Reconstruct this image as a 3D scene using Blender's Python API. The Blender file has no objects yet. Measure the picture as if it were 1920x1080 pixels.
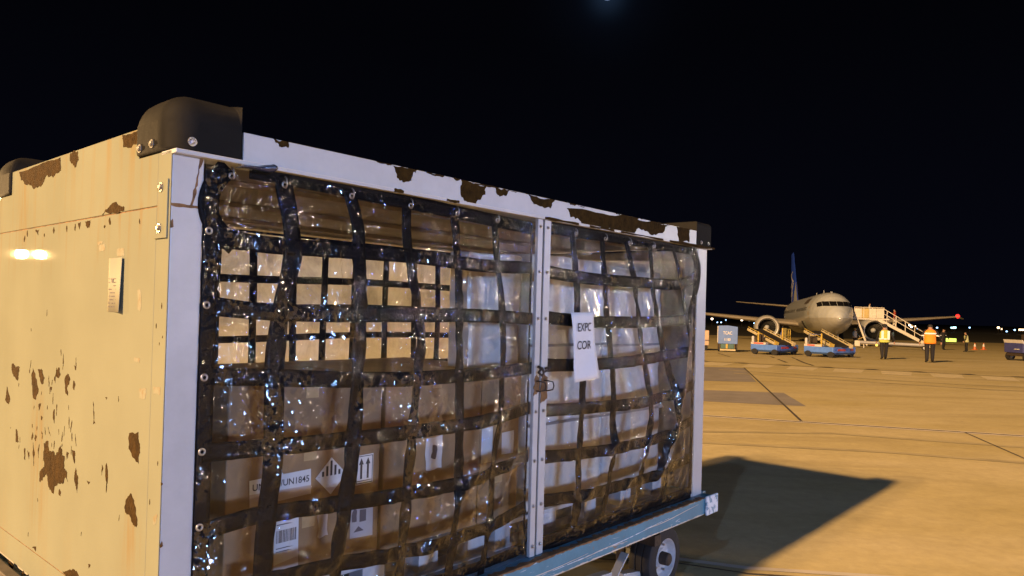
import bpy, bmesh, math, random
from mathutils import Vector, Matrix, noise
random.seed(7)
S = bpy.context.scene
COL = S.collection
R = math.radians
# ---------------------------------------------------------------- camera
pitch, roll, FPX = 0.0121, 0.0275, 1372.3
r0 = Vector((1, 0, 0)); fw = Vector((0, math.cos(pitch), math.sin(pitch))); u0 = r0.cross(fw)
rx = r0*math.cos(roll) + u0*math.sin(roll); ux = -r0*math.sin(roll) + u0*math.cos(roll)
cam = bpy.data.objects.new('camera', bpy.data.cameras.new('camera')); COL.objects.link(cam)
M4 = Matrix((( rx.x, ux.x, -fw.x, 0), (rx.y, ux.y, -fw.y, 0), (rx.z, ux.z, -fw.z, 1.8), (0, 0, 0, 1)))
cam.matrix_world = M4
cam.data.sensor_width = 36; cam.data.lens = FPX/1920*36
cam.data.shift_x = 38.9/1920; cam.data.shift_y = 27.8/1920
cam.data.clip_start = 0.05; cam.data.clip_end = 6000
S.camera = cam
# ---------------------------------------------------------------- view + world (night sky)
S.view_settings.view_transform = 'Standard'; S.view_settings.look = 'None'
S.view_settings.exposure = 0.0; S.view_settings.gamma = 1.0
S.cycles.max_bounces = 8; S.cycles.transparent_max_bounces = 16; S.cycles.diffuse_bounces = 3
S.cycles.glossy_bounces = 3; S.cycles.caustics_reflective = False; S.cycles.caustics_refractive = False
S.cycles.sample_clamp_indirect = 3.0; S.cycles.use_denoising = True
MOON = (fw + rx*((1139-921.1)/FPX) - ux*((-8-567.8)/FPX)).normalized()
w = bpy.data.worlds.new('World'); S.world = w; w.use_nodes = True
nt = w.node_tree; nt.nodes.clear(); N = nt.nodes.new; K = nt.links.new
out = N('ShaderNodeOutputWorld'); bg = N('ShaderNodeBackground')
tc = N('ShaderNodeTexCoord'); sep = N('ShaderNodeSeparateXYZ'); K(tc.outputs['Generated'], sep.inputs[0])
ramp = N('ShaderNodeValToRGB'); K(sep.outputs['Z'], ramp.inputs[0])
ramp.color_ramp.elements[0].position = 0.0; ramp.color_ramp.elements[0].color = (0.0018, 0.0021, 0.0050, 1)
ramp.color_ramp.elements[1].position = 0.35; ramp.color_ramp.elements[1].color = (0.0008, 0.0009, 0.0019, 1)
dot = N('ShaderNodeVectorMath'); dot.operation = 'DOT_PRODUCT'; K(tc.outputs['Generated'], dot.inputs[0]); dot.inputs[1].default_value = MOON
def mth(op, a, b=None):
    n = N('ShaderNodeMath'); n.operation = op
    for i, v in enumerate((a, b)):
        if v is None: continue
        if isinstance(v, (int, float)): n.inputs[i].default_value = v
        else: K(v, n.inputs[i])
    return n.outputs[0]
mx = mth('MAXIMUM', dot.outputs['Value'], 0.0)
g1 = mth('MULTIPLY', mth('POWER', mx, 5200.0), 0.030)
g2 = mth('MULTIPLY', mth('POWER', mx, 500.0), 0.0032)
gs_ = mth('ADD', g1, g2)
gc = N('ShaderNodeMix'); gc.data_type = 'RGBA'; gc.blend_type = 'ADD'; gc.inputs['Factor'].default_value = 1
gm = N('ShaderNodeVectorMath'); gm.operation = 'SCALE'; gm.inputs[0].default_value = (0.25, 0.5, 1.0); K(gs_, gm.inputs['Scale'])
K(ramp.outputs[0], gc.inputs[6]); K(gm.outputs[0], gc.inputs[7])
K(gc.outputs[2], bg.inputs['Color']); bg.inputs['Strength'].default_value = 1.0
K(bg.outputs[0], out.inputs[0])
# ---------------------------------------------------------------- flood lights of the apron, unseen camera-side and glint lamps
TH = 0.7344
d1 = Vector((math.sin(TH), math.cos(TH), 0)); d2 = Vector((-math.cos(TH), math.sin(TH), 0))
O = Vector((-1.0341, 2.3334, 0)); CART_ROT = math.atan2(d1.y, d1.x)
def UV(u, v, z=0): return O + d1*u + d2*v + Vector((0, 0, z))
def lamp(name, kind, loc, target, power, color, size=0.5, spot=None, sy=None):
    L = bpy.data.lights.new(name, kind); L.energy = power; L.color = color
    if kind == 'AREA':
        L.size = size
        if sy: L.shape = 'RECTANGLE'; L.size_y = sy
    else: L.shadow_soft_size = size
    if kind == 'SPOT': L.spot_size = spot; L.spot_blend = 0.6
    o = bpy.data.objects.new(name, L); COL.objects.link(o); o.location = loc
    o.rotation_euler = (Vector(target) - Vector(loc)).to_track_quat('-Z', 'Y').to_euler()
    return o
WARM = (1.0, 0.60, 0.25); COOL = (0.55, 0.68, 1.0)
kd = (d1*-0.872 + d2*0.040 + Vector((0, 0, 0.485))).normalized()
lamp('key_floodlight', 'SPOT', Vector((2, 6, 1)) + kd*150, (24, 34, 0), 2.55e6, WARM, 1.8, R(60))
kd2 = (d1*-0.885 + d2*0.075 + Vector((0, 0, 0.452))).normalized()
lamp('key_floodlight', 'SPOT', Vector((2, 6, 1)) + kd2*150, (24, 34, 0), 0.6e6, WARM, 2.4, R(60))
ad = (d1*-0.80 + d2*-0.27 + Vector((0, 0, 0.53))).normalized()
lamp('cool_floodlight', 'SPOT', Vector((2, 6, 0)) + ad*70, (3, 7, 0), 2.9e4, (.32, .50, 1.0), 0.7, R(40))
lamp('camera_side_lamp', 'AREA', (11.5, -17.5, 3.0), (1, 4, 1.4), 4200, (0.31, 0.51, 1.0), 5.0, sy=1.6)  # unseen cool lamp, placed by eye for the blue cast on the cart front
lamp('glint_lamp', 'AREA', (70, 4, 6.5), (2, 4, 1.4), 4200, (1.0, 0.76, 0.48), 1.8, sy=1.0)  # unseen warm lamps added on the right to make glints in the film
lamp('glint_lamp', 'AREA', (62, 26, 8), (2, 4, 1.4), 3800, (1.0, 0.86, 0.66), 1.5, sy=.9)
lamp('glint_lamp', 'AREA', (56, -14, 6), (2, 4, 1.4), 4200, (1.0, 0.78, 0.50), 1.3, sy=.8)
lamp('glint_lamp_blue', 'AREA', (44, 9, 6), (2, 4, 1.4), 800, (0.05, 0.14, 1.0), 1.3, sy=.7)  # unseen blue lamps, added for blue glints on film and straps
lamp('glint_lamp_blue', 'AREA', (44, -10, 7), (2, 4, 1.4), 750, (0.05, 0.12, 1.0), 1.3, sy=.7)
0 and lamp('camera_side_lamp_warm', 'AREA', (3.5, -20, 8.5), (1, 4, 1.4), 260, (1.0, 0.70, 0.38), 1.2, sy=.6)
for i, m in enumerate(((-0.890, 0.453, 0.051), (-0.899, 0.435, 0.052))):
    lamp('distant_floodlight', 'SPOT', UV(0, 1.36 + 0.06*i, 1.995) + Vector(m)*45, UV(1.8, 1.0, 1.7), 5.0e4, WARM, 0.22, R(7.4))

# ---------------------------------------------------------------- helpers
def gz(x, y): return 0.0 if y < 34 else -0.011*(min(y, 140) - 34)
class MB:
    def __init__(s): s.v = []; s.f = []; s.m = []
    def add(s, vs, fs, m=0):
        b = len(s.v); s.v += [tuple(p) for p in vs]; s.f += [tuple(b+i for i in f) for f in fs]; s.m += [m]*len(fs); return s
    def box(s, x0, x1, y0, y1, z0, z1, m=0, M=None):
        vs = [Vector((x, y, z)) for x in (x0, x1) for y in (y0, y1) for z in (z0, z1)]
        if M: vs = [M @ p for p in vs]
        return s.add(vs, [(0, 1, 3, 2), (4, 6, 7, 5), (0, 4, 5, 1), (2, 3, 7, 6), (0, 2, 6, 4), (1, 5, 7, 3)], m)
    def bar(s, p, q, w, h, m=0, up=(0, 0, 1)):
        p = Vector(p); q = Vector(q); d = (q-p); L = d.length; d.normalize(); up = Vector(up)
        if abs(d.dot(up)) > .98: up = Vector((0, 1, 0))
        a = d.cross(up).normalized(); b = a.cross(d)
        M = Matrix(((d.x, a.x, b.x, p.x), (d.y, a.y, b.y, p.y), (d.z, a.z, b.z, p.z), (0, 0, 0, 1)))
        return s.box(0, L, -w/2, w/2, -h/2, h/2, m, M)
    def tube(s, pts, r, n=8, m=0, cap=True):
        pts = [Vector(p) for p in pts]; rs = r if isinstance(r, (list, tuple)) else [r]*len(pts); vs = []; fs = []
        prev = None
        for i, p in enumerate(pts):
            d = (pts[min(i+1, len(pts)-1)] - pts[max(i-1, 0)])
            if d.length < 1e-9: d = Vector((0, 0, 1))
            d.normalize()
            if prev is None:
                t = Vector((0, 0, 1)) if abs(d.z) < .9 else Vector((1, 0, 0)); a = d.cross(t).normalized()
            else: a = (prev - d*prev.dot(d)).normalized()
            prev = a; b = d.cross(a)
            for k in range(n):
                t = 2*math.pi*k/n; vs.append(p + (a*math.cos(t) + b*math.sin(t))*rs[i])
        for i in range(len(pts)-1):
            for k in range(n):
                fs.append((i*n+k, i*n+(k+1) % n, (i+1)*n+(k+1) % n, (i+1)*n+k))
        if cap: fs.append(tuple(reversed(range(n)))); fs.append(tuple((len(pts)-1)*n+k for k in range(n)))
        return s.add(vs, fs, m)
    def lathe(s, prof, c, axis, n=32, m=0):
        """prof: list of (along axis, radius)"""
        d = Vector(axis).normalized(); t = Vector((0, 0, 1)) if abs(d.z) < .9 else Vector((1, 0, 0)); a = d.cross(t).normalized(); b = d.cross(a); c = Vector(c)
        vs = []; fs = []
        for h, r in prof:
            for k in range(n):
                q = 2*math.pi*k/n; vs.append(c + d*h + (a*math.cos(q)+b*math.sin(q))*max(r, 1e-4))
        for i in range(len(prof)-1):
            for k in range(n): fs.append((i*n+k, i*n+(k+1) % n, (i+1)*n+(k+1) % n, (i+1)*n+k))
        return s.add(vs, fs, m)
    def prism(s, poly, fn, t0, t1, m=0):
        n = len(poly); vs = [fn(a, b, t0) for a, b in poly] + [fn(a, b, t1) for a, b in poly]
        fs = [tuple(range(n)), tuple(reversed(range(n, 2*n)))] + [(i, i+n, (i+1) % n+n, (i+1) % n) for i in range(n)]
        return s.add(vs, fs, m)
    def build(s, name, mats, parent=None, smooth=False, bevel=0, seg=2, fix=True):
        me = bpy.data.meshes.new(name); me.from_pydata([tuple(p) for p in s.v], [], s.f)
        mats = mats if isinstance(mats, (list, tuple)) else [mats]
        for m in mats: me.materials.append(m)
        if len(mats) > 1: me.polygons.foreach_set('material_index', s.m)
        if fix:
            bm = bmesh.new(); bm.from_mesh(me); bmesh.ops.recalc_face_normals(bm, faces=bm.faces); bm.to_mesh(me); bm.free()
        if smooth:
            me.polygons.foreach_set('use_smooth', [True]*len(me.polygons))
        me.update()
        o = bpy.data.objects.new(name, me); COL.objects.link(o)
        if smooth == 'auto':
            bmx = bmesh.new(); bmx.from_mesh(me)
            for e in bmx.edges:
                if len(e.link_faces) == 2 and e.calc_face_angle(0) > R(35): e.smooth = False
            bmx.to_mesh(me); bmx.free()
        if bevel:
            b = o.modifiers.new('bevel', 'BEVEL'); b.width = bevel; b.segments = seg; b.limit_method = 'ANGLE'; b.angle_limit = R(40)
        if parent: o.parent = parent
        return o
def empty(name, loc=(0, 0, 0), rz=0, label=None, cat=None, group=None):
    o = bpy.data.objects.new(name, None); COL.objects.link(o); o.empty_display_size = .1
    o.location = loc; o.rotation_euler = (0, 0, rz); return tag(o, label, cat, group)
def tag(o, label=None, cat=None, group=None, kind=None):
    if label: o['label'] = label
    if cat: o['category'] = cat
    if group: o['group'] = group
    if kind: o['kind'] = kind
    return o
# ---------------------------------------------------------------- materials
MATS = {}
def mat(name, col, rough=.6, metal=0, var=.15, scale=6, bump=0, bscale=40, col2=None, spec=.5, coat=0, emit=None, es=0, stretch=None, thr=None):
    """procedural material: base colour varied by object-space noise, optional second colour in patches (thr), bump"""
    m = bpy.data.materials.new(name); m.use_nodes = True; nt = m.node_tree; b = nt.nodes['Principled BSDF']
    N = nt.nodes.new; K = nt.links.new
    tc = N('ShaderNodeTexCoord'); mp = N('ShaderNodeMapping'); K(tc.outputs['Object'], mp.inputs[0])
    if stretch: mp.inputs['Scale'].default_value = stretch
    nz = N('ShaderNodeTexNoise'); nz.inputs['Scale'].default_value = scale; nz.inputs['Detail'].default_value = 6; nz.inputs['Roughness'].default_value = .65
    K(mp.outputs[0], nz.inputs['Vector'])
    rp = N('ShaderNodeValToRGB'); K(nz.outputs[0], rp.inputs[0])
    c2 = col2 or tuple(c*(1-var) for c in col); c1 = tuple(min(1, c*(1+var*.4)) for c in col)
    if thr: rp.color_ramp.elements[0].position = thr[0]; rp.color_ramp.elements[1].position = thr[1]
    else: rp.color_ramp.elements[0].position = .3; rp.color_ramp.elements[1].position = .7
    rp.color_ramp.elements[0].color = (*c2, 1); rp.color_ramp.elements[1].color = (*c1, 1)
    K(rp.outputs[0], b.inputs['Base Color'])
    b.inputs['Roughness'].default_value = rough; b.inputs['Metallic'].default_value = metal; b.inputs['Specular IOR Level'].default_value = spec
    b.inputs['Coat Weight'].default_value = coat; b.inputs['Coat Roughness'].default_value = .08
    if bump:
        n2 = N('ShaderNodeTexNoise'); n2.inputs['Scale'].default_value = bscale; n2.inputs['Detail'].default_value = 5; K(mp.outputs[0], n2.inputs['Vector'])
        bp = N('ShaderNodeBump'); bp.inputs['Strength'].default_value = bump; bp.inputs['Distance'].default_value = .02; K(n2.outputs[0], bp.inputs['Height']); K(bp.outputs[0], b.inputs['Normal'])
    if emit: b.inputs['Emission Color'].default_value = (*emit, 1); b.inputs['Emission Strength'].default_value = es
    MATS[name] = m; return m
white = mat('white_paint', (.43, .44, .45), .35, var=.12, scale=5, bump=.05, bscale=30)
rust = mat('rust', (.040, .021, .004), .9, var=.6, scale=25, bump=.3, bscale=90, spec=.1)
rustline = mat('rust_line', (.21, .11, .04), .85, var=.8, scale=14, col2=(.035, .018, .008))
blackrub = mat('black_rubber', (.0065, .006, .0055), .75, var=.3, scale=8, bump=.08, bscale=30, spec=.15)
steel = mat('dull_steel', (.35, .34, .33), .35, .8, var=.3, scale=30)
darksteel = mat('dark_rusty_steel', (.05, .035, .025), .7, .3, var=.5, scale=20, bump=.3)
dark = mat('dark_void', (.006, .006, .006), .9)
def node_mat(name):
    m = bpy.data.materials.new(name); m.use_nodes = True; m.node_tree.nodes.clear(); return m, m.node_tree.nodes.new, m.node_tree.links.new
# panel paint: off-white with rust streaks that run down below the top rim and the seam, gloss coat
def panel_paint():
    m = bpy.data.materials.new('panel_paint'); m.use_nodes = True; nt = m.node_tree; b = nt.nodes['Principled BSDF']; N = nt.nodes.new; K = nt.links.new
    tc = N('ShaderNodeTexCoord'); sp = N('ShaderNodeSeparateXYZ'); K(tc.outputs['Object'], sp.inputs[0])
    def nz(sc, st, det=5):
        mp = N('ShaderNodeMapping'); mp.inputs['Scale'].default_value = st; K(tc.outputs['Object'], mp.inputs[0])
        n = N('ShaderNodeTexNoise'); n.inputs['Scale'].default_value = sc; n.inputs['Detail'].default_value = det; K(mp.outputs[0], n.inputs['Vector']); return n.outputs[0]
    def mr(v, a, b_, c=0, d=1):
        n = N('ShaderNodeMapRange'); K(v, n.inputs[0]); n.inputs[1].default_value = a; n.inputs[2].default_value = b_; n.inputs[3].default_value = c; n.inputs[4].default_value = d; return n.outputs[0]
    def mul(a, b_):
        n = N('ShaderNodeMath'); n.operation = 'MULTIPLY'; K(a, n.inputs[0])
        if isinstance(b_, float): n.inputs[1].default_value = b_
        else: K(b_, n.inputs[1])
        return n.outputs[0]
    def mix(f, a, b_):
        n = N('ShaderNodeMix'); n.data_type = 'RGBA'
        if isinstance(f, float): n.inputs[0].default_value = f
        else: K(f, n.inputs[0])
        for i, c in ((6, a), (7, b_)):
            if isinstance(c, tuple): n.inputs[i].default_value = (*c, 1)
            else: K(c, n.inputs[i])
        return n.outputs[2]
    base = mix(mr(nz(2.2, (1, 1, 1)), .3, .7), (.180, .188, .140), (.205, .215, .162))
    streak = mr(nz(9, (1, 1.6, .10)), .50, .74)
    zt = mr(sp.outputs['Z'], 2.0, 2.38)           # under the top rim
    base = mix(mul(mul(streak, zt), .62), base, (.22, .13, .03))
    s2 = mr(nz(14, (1, 1.5, .14)), .54, .78); z2 = mul(mr(sp.outputs['Z'], 1.86, 2.08), mr(sp.outputs['Z'], 2.16, 2.11))
    base = mix(mul(mul(s2, z2), .55), base, (.20, .11, .03))
    s3 = mr(nz(5, (1, 1.2, .16)), .5, .8); z3 = mul(mr(sp.outputs['Z'], .55, 1.0, 1, 0), s3)
    base = mix(mul(z3, .35), base, (.22, .15, .06))
    for (v0, z0, rr_) in ((1.16, 1.05, .30), (1.18, 1.22, .22), (.22, 1.0, .16), (1.5, 2.2, .2), (.55, 2.05, .12)):
        dv = N('ShaderNodeVectorMath'); dv.operation = 'MULTIPLY_ADD'; K(tc.outputs['Object'], dv.inputs[0]); dv.inputs[1].default_value = (0, 1.6, .8); dv.inputs[2].default_value = (0, -v0*1.6, -z0*.8)
        ln = N('ShaderNodeVectorMath'); ln.operation = 'LENGTH'; K(dv.outputs[0], ln.inputs[0])
        base = mix(mul(mul(mr(ln.outputs['Value'], rr_, .02), mr(nz(22, (1, 1.5, .12)), .42, .72)), .55), base, (.20, .115, .03))
    fine = mr(nz(160, (1, 1, 1), 3), .66, .74)
    base = mix(mul(fine, .35), base, (.16, .10, .04))
    K(base, b.inputs['Base Color']); 
    K(mr(nz(7, (1, 1, 1)), .3, .7, .50, .62), b.inputs['Roughness']); b.inputs['Specular IOR Level'].default_value = .0; b.inputs['Coat Weight'].default_value = .035; b.inputs['Coat Roughness'].default_value = .02
    bp = N('ShaderNodeBump'); bp.inputs['Strength'].default_value = .012; bp.inputs['Distance'].default_value = .02; K(nz(3.5, (1, 1, 1)), bp.inputs['Height']); K(bp.outputs[0], b.inputs['Normal']); K(bp.outputs[0], b.inputs['Coat Normal'])
    return m
panel_m = panel_paint()
def film_mat(name, haze, tint, sc=1.0, facet=.75, tlc=(.75, .68, .55)):
    m, N, K = node_mat(name); o = N('ShaderNodeOutputMaterial')
    tc = N('ShaderNodeTexCoord')
    def nz(scale, st, det, dist=0, rg=.55):
        mp = N('ShaderNodeMapping'); mp.inputs['Scale'].default_value = st; K(tc.outputs['Object'], mp.inputs[0])
        n = N('ShaderNodeTexNoise'); n.inputs['Scale'].default_value = scale; n.inputs['Detail'].default_value = det; n.inputs['Distortion'].default_value = dist; n.inputs['Roughness'].default_value = rg; K(mp.outputs[0], n.inputs['Vector']); return n.outputs[0]
    b1 = N('ShaderNodeBump'); b1.inputs['Strength'].default_value = .30; b1.inputs['Distance'].default_value = .05*sc
    sb = N('ShaderNodeMath'); sb.operation = 'SUBTRACT'; sb.inputs[1].default_value = .5; K(nz(8, (1, 1, .7), 1.5, 1.0), sb.inputs[0]); ab = N('ShaderNodeMath'); ab.operation = 'ABSOLUTE'; K(sb.outputs[0], ab.inputs[0]); K(ab.outputs[0], b1.inputs['Height'])
    b2 = N('ShaderNodeBump'); b2.inputs['Strength'].default_value = .40; b2.inputs['Distance'].default_value = .008*sc; K(nz(34, (1, 1, .6), 1.2, 1.2), b2.inputs['Height']); K(b1.outputs[0], b2.inputs['Normal'])
    # crumpled plastic: small flat facets, each tilted its own way, stronger where the film is creased
    vo = N('ShaderNodeTexVoronoi'); vo.inputs['Scale'].default_value = 78; K(tc.outputs['Object'], vo.inputs['Vector'])
    vs = N('ShaderNodeVectorMath'); vs.operation = 'SUBTRACT'; K(vo.outputs['Color'], vs.inputs[0]); vs.inputs[1].default_value = (.5, .5, .5)
    mk = N('ShaderNodeMapRange'); K(nz(5, (1, 1, .8), 4, 1.5, .6), mk.inputs[0]); mk.inputs[1].default_value = .47; mk.inputs[2].default_value = .60; mk.inputs[3].default_value = .02; mk.inputs[4].default_value = facet
    vk = N('ShaderNodeVectorMath'); vk.operation = 'SCALE'; K(vs.outputs[0], vk.inputs[0]); K(mk.outputs[0], vk.inputs['Scale'])
    va = N('ShaderNodeVectorMath'); va.operation = 'ADD'; K(b2.outputs[0], va.inputs[0]); K(vk.outputs[0], va.inputs[1]); vn = N('ShaderNodeVectorMath'); vn.operation = 'NORMALIZE'; K(va.outputs[0], vn.inputs[0])
    gl = N('ShaderNodeBsdfGlossy'); gl.inputs['Roughness'].default_value = .115; gl.inputs['Color'].default_value = (1, 1, 1, 1); K(vn.outputs[0], gl.inputs['Normal'])
    tr = N('ShaderNodeBsdfTransparent'); tr.inputs['Color'].default_value = (*tint, 1)
    fr = N('ShaderNodeFresnel'); fr.inputs['IOR'].default_value = 1.52; 
    fm = N('ShaderNodeMath'); fm.operation = 'MULTIPLY'; fq = N('ShaderNodeMapRange'); K(nz(5, (1, 1, .8), 4, 1.5, .6), fq.inputs[0]); fq.inputs[1].default_value = .49; fq.inputs[2].default_value = .58; fq.inputs[3].default_value = .45; fq.inputs[4].default_value = 1.65; K(fq.outputs[0], fm.inputs[1]); K(fr.outputs[0], fm.inputs[0])
    m1 = N('ShaderNodeMixShader'); K(fm.outputs[0], m1.inputs[0]); K(tr.outputs[0], m1.inputs[1]); K(gl.outputs[0], m1.inputs[2])
    df = N('ShaderNodeBsdfDiffuse'); df.inputs['Color'].default_value = (.62, .60, .56, 1); K(b1.outputs[0], df.inputs['Normal'])
    tl = N('ShaderNodeBsdfTranslucent'); tl.inputs['Color'].default_value = (*tlc, 1)
    m2 = N('ShaderNodeMixShader'); m2.inputs[0].default_value = .5; K(df.outputs[0], m2.inputs[1]); K(tl.outputs[0], m2.inputs[2])
    hz = N('ShaderNodeMapRange'); K(nz(3.5, (1, 1, .6), 6, 1.0, .7), hz.inputs[0]); hz.inputs[1].default_value = .3; hz.inputs[2].default_value = .75; hz.inputs[3].default_value = haze*.55; hz.inputs[4].default_value = haze*1.5
    m3 = N('ShaderNodeMixShader'); K(hz.outputs[0], m3.inputs[0]); K(m1.outputs[0], m3.inputs[1]); K(m2.outputs[0], m3.inputs[2])
    K(m3.outputs[0], o.inputs[0]); return m
film = film_mat('clear_pvc_film', .005, (.965, .955, .94))
film_back = film_mat('dusty_pvc_film', .62, (.78, .78, .78), tlc=(.70, .76, .88))
webbing = mat('black_webbing', (.0045, .004, .005), .5, var=.4, scale=60, bump=.25, bscale=60, spec=.08)
navy = mat('navy_vinyl', (.012, .022, .06), .22, var=.3, scale=20, bump=.4, bscale=25, spec=.8)
PANEL_RUST=[[(1.581,2.389),(1.246,2.397),(1.032,2.390),(1.020,2.333),(1.115,2.314),(1.184,2.332),(1.236,2.306),(1.270,2.290),(1.379,2.296),(1.495,2.324),(1.553,2.347)],
[(0.921,2.391),(0.832,2.391),(0.822,2.354),(0.861,2.326),(0.911,2.358)],
[(0.398,2.396),(0.266,2.390),(0.258,2.342),(0.338,2.339),(0.385,2.347)],
[(0.561,2.119),(0.488,2.149),(0.431,2.157),(0.368,2.137),(0.357,2.121),(0.486,2.117)],
[(0.731,2.105),(0.676,2.106),(0.684,2.078),(0.718,2.086)],
[(1.321,2.102),(1.271,2.104),(1.283,2.079)],
[(0.805,2.104),(0.776,2.104),(0.785,2.077)],
[(1.110,1.200),(1.062,1.214),(1.049,1.176),(1.001,1.183),(0.971,1.162),(0.936,1.187),(0.911,1.216),(0.889,1.175),(0.863,1.179),(0.867,1.134),(0.830,1.122),(0.818,1.087),(0.846,1.100),(0.888,1.071),(0.933,1.060),(0.959,1.046),(0.974,1.011),(1.023,1.018),(1.045,1.047),(1.068,1.082),(1.105,1.056),(1.153,1.031),(1.156,1.061),(1.099,1.097),(1.114,1.147)],
[(1.593,1.491),(1.557,1.495),(1.532,1.478),(1.475,1.492),(1.477,1.471),(1.495,1.426),(1.527,1.435),(1.576,1.452)],
[(1.654,1.387),(1.598,1.330),(1.609,1.316),(1.676,1.318)],
[(1.287,1.499),(1.257,1.480),(1.228,1.442),(1.204,1.417),(1.236,1.366),(1.272,1.370),(1.289,1.423),(1.305,1.470)],
[(1.223,1.497),(1.162,1.498),(1.128,1.470),(1.161,1.438),(1.188,1.459)],
[(0.996,1.500),(0.961,1.526),(0.943,1.495),(1.003,1.484),(1.001,1.458),(1.016,1.473)],
[(0.893,1.486),(0.859,1.508),(0.831,1.488),(0.863,1.454),(0.851,1.421),(0.878,1.428)],
[(0.796,1.485),(0.774,1.474),(0.784,1.449),(0.802,1.460)],
[(0.795,1.547),(0.773,1.545),(0.779,1.526)],
[(1.062,1.436),(1.037,1.439),(1.048,1.418)],
[(0.586,1.426),(0.571,1.381),(0.560,1.347),(0.578,1.342)],
[(1.500,1.203),(1.476,1.203),(1.453,1.156),(1.489,1.148)],
[(1.261,1.224),(1.251,1.208),(1.270,1.188),(1.277,1.198)],
[(1.229,1.218),(1.207,1.214),(1.217,1.192),(1.235,1.197)],
[(1.371,1.136),(1.353,1.137),(1.350,1.090),(1.366,1.091)],
[(1.322,1.136),(1.296,1.133),(1.301,1.101)],
[(0.739,1.155),(0.711,1.124),(0.709,1.100),(0.717,1.062),(0.738,1.092),(0.752,1.111)],
[(0.912,1.042),(0.893,1.036),(0.895,1.016),(0.917,1.019)],
[(0.440,1.221),(0.424,1.173),(0.434,1.115),(0.444,1.164)],
[(0.622,1.127),(0.590,1.127),(0.605,1.115)],
[(0.838,1.201),(0.817,1.201),(0.832,1.174)],
[(0.787,1.215),(0.753,1.214),(0.752,1.168)],
[(1.187,1.156),(1.169,1.186),(1.173,1.125)],
[(1.162,1.307),(1.139,1.303),(1.154,1.288)],
[(1.016,1.330),(0.996,1.352),(0.994,1.294)],
[(1.197,1.350),(1.165,1.359),(1.190,1.324)],
[(1.145,1.242),(1.135,1.230),(1.148,1.232)],
[(1.068,1.272),(1.035,1.237),(1.056,1.247)],
[(0.483,1.208),(0.470,1.199),(0.482,1.169)],
[(0.472,1.452),(0.453,1.452),(0.462,1.445)],
[(1.250,1.181),(1.229,1.143),(1.235,1.081),(1.250,1.126)],
[(0.253,1.352),(0.180,1.366),(0.163,1.315),(0.172,1.260),(0.198,1.270),(0.253,1.298)],
[(0.265,1.118),(0.224,1.153),(0.186,1.116),(0.164,1.058),(0.198,1.051),(0.221,1.073),(0.267,1.085)],
[(1.216,0.736),(1.169,0.754),(1.173,0.730)],
[(0.843,0.732),(0.718,0.770),(0.671,0.754),(0.788,0.719)],
[(1.543,0.603),(1.503,0.603),(1.469,0.588),(1.489,0.549),(1.515,0.571)],
[(0.580,0.825),(0.559,0.826),(0.574,0.811)],
[(1.345,0.582),(1.326,0.610),(1.303,0.611)],
[(-0.001,1.229),(-0.012,1.227),(-0.005,1.218)],
[(-0.008,1.033),(-0.027,1.034),(-0.012,1.024)]]
STICKERS=[[(0.605,2.022),(0.547,2.022),(0.545,2.014),(0.580,2.008),(0.594,2.011)],
[(0.580,2.006),(0.527,2.012),(0.522,1.990),(0.547,1.983),(0.578,1.984)],
[(0.412,1.986),(0.350,1.987),(0.346,1.960),(0.407,1.960)],
[(0.225,1.841),(0.200,1.839),(0.193,1.775),(0.220,1.775)],
[(0.186,1.510),(0.132,1.515),(0.134,1.483),(0.181,1.478)],
[(0.077,1.527),(0.022,1.527),(0.026,1.503),(0.075,1.502)],
[(0.234,1.612),(0.186,1.609),(0.190,1.595),(0.233,1.598)],
[(0.045,1.111),(0.017,1.126),(0.022,1.097),(0.047,1.087)]]
FASCIA_RUST=[[(0.873,2.389),(1.044,2.386),(1.016,2.358),(0.976,2.330),(0.948,2.335),(0.930,2.362)],
[(1.312,2.394),(1.482,2.388),(1.476,2.347),(1.414,2.295),(1.359,2.288),(1.318,2.315)],
[(1.547,2.388),(1.654,2.388),(1.624,2.362),(1.564,2.359)],
[(1.765,2.384),(2.013,2.382),(1.979,2.345),(1.841,2.349),(1.824,2.363)],
[(0.360,2.387),(0.420,2.387),(0.419,2.372),(0.383,2.370)],
[(2.121,2.365),(2.665,2.384),(3.214,2.387),(3.168,2.342),(3.031,2.306),(2.876,2.330),(2.803,2.295),(2.965,2.288),(2.631,2.267),(2.260,2.287),(2.242,2.310),(2.156,2.320)],
[(3.336,2.390),(3.510,2.389),(3.514,2.303),(3.378,2.297),(3.350,2.348)]]
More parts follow.
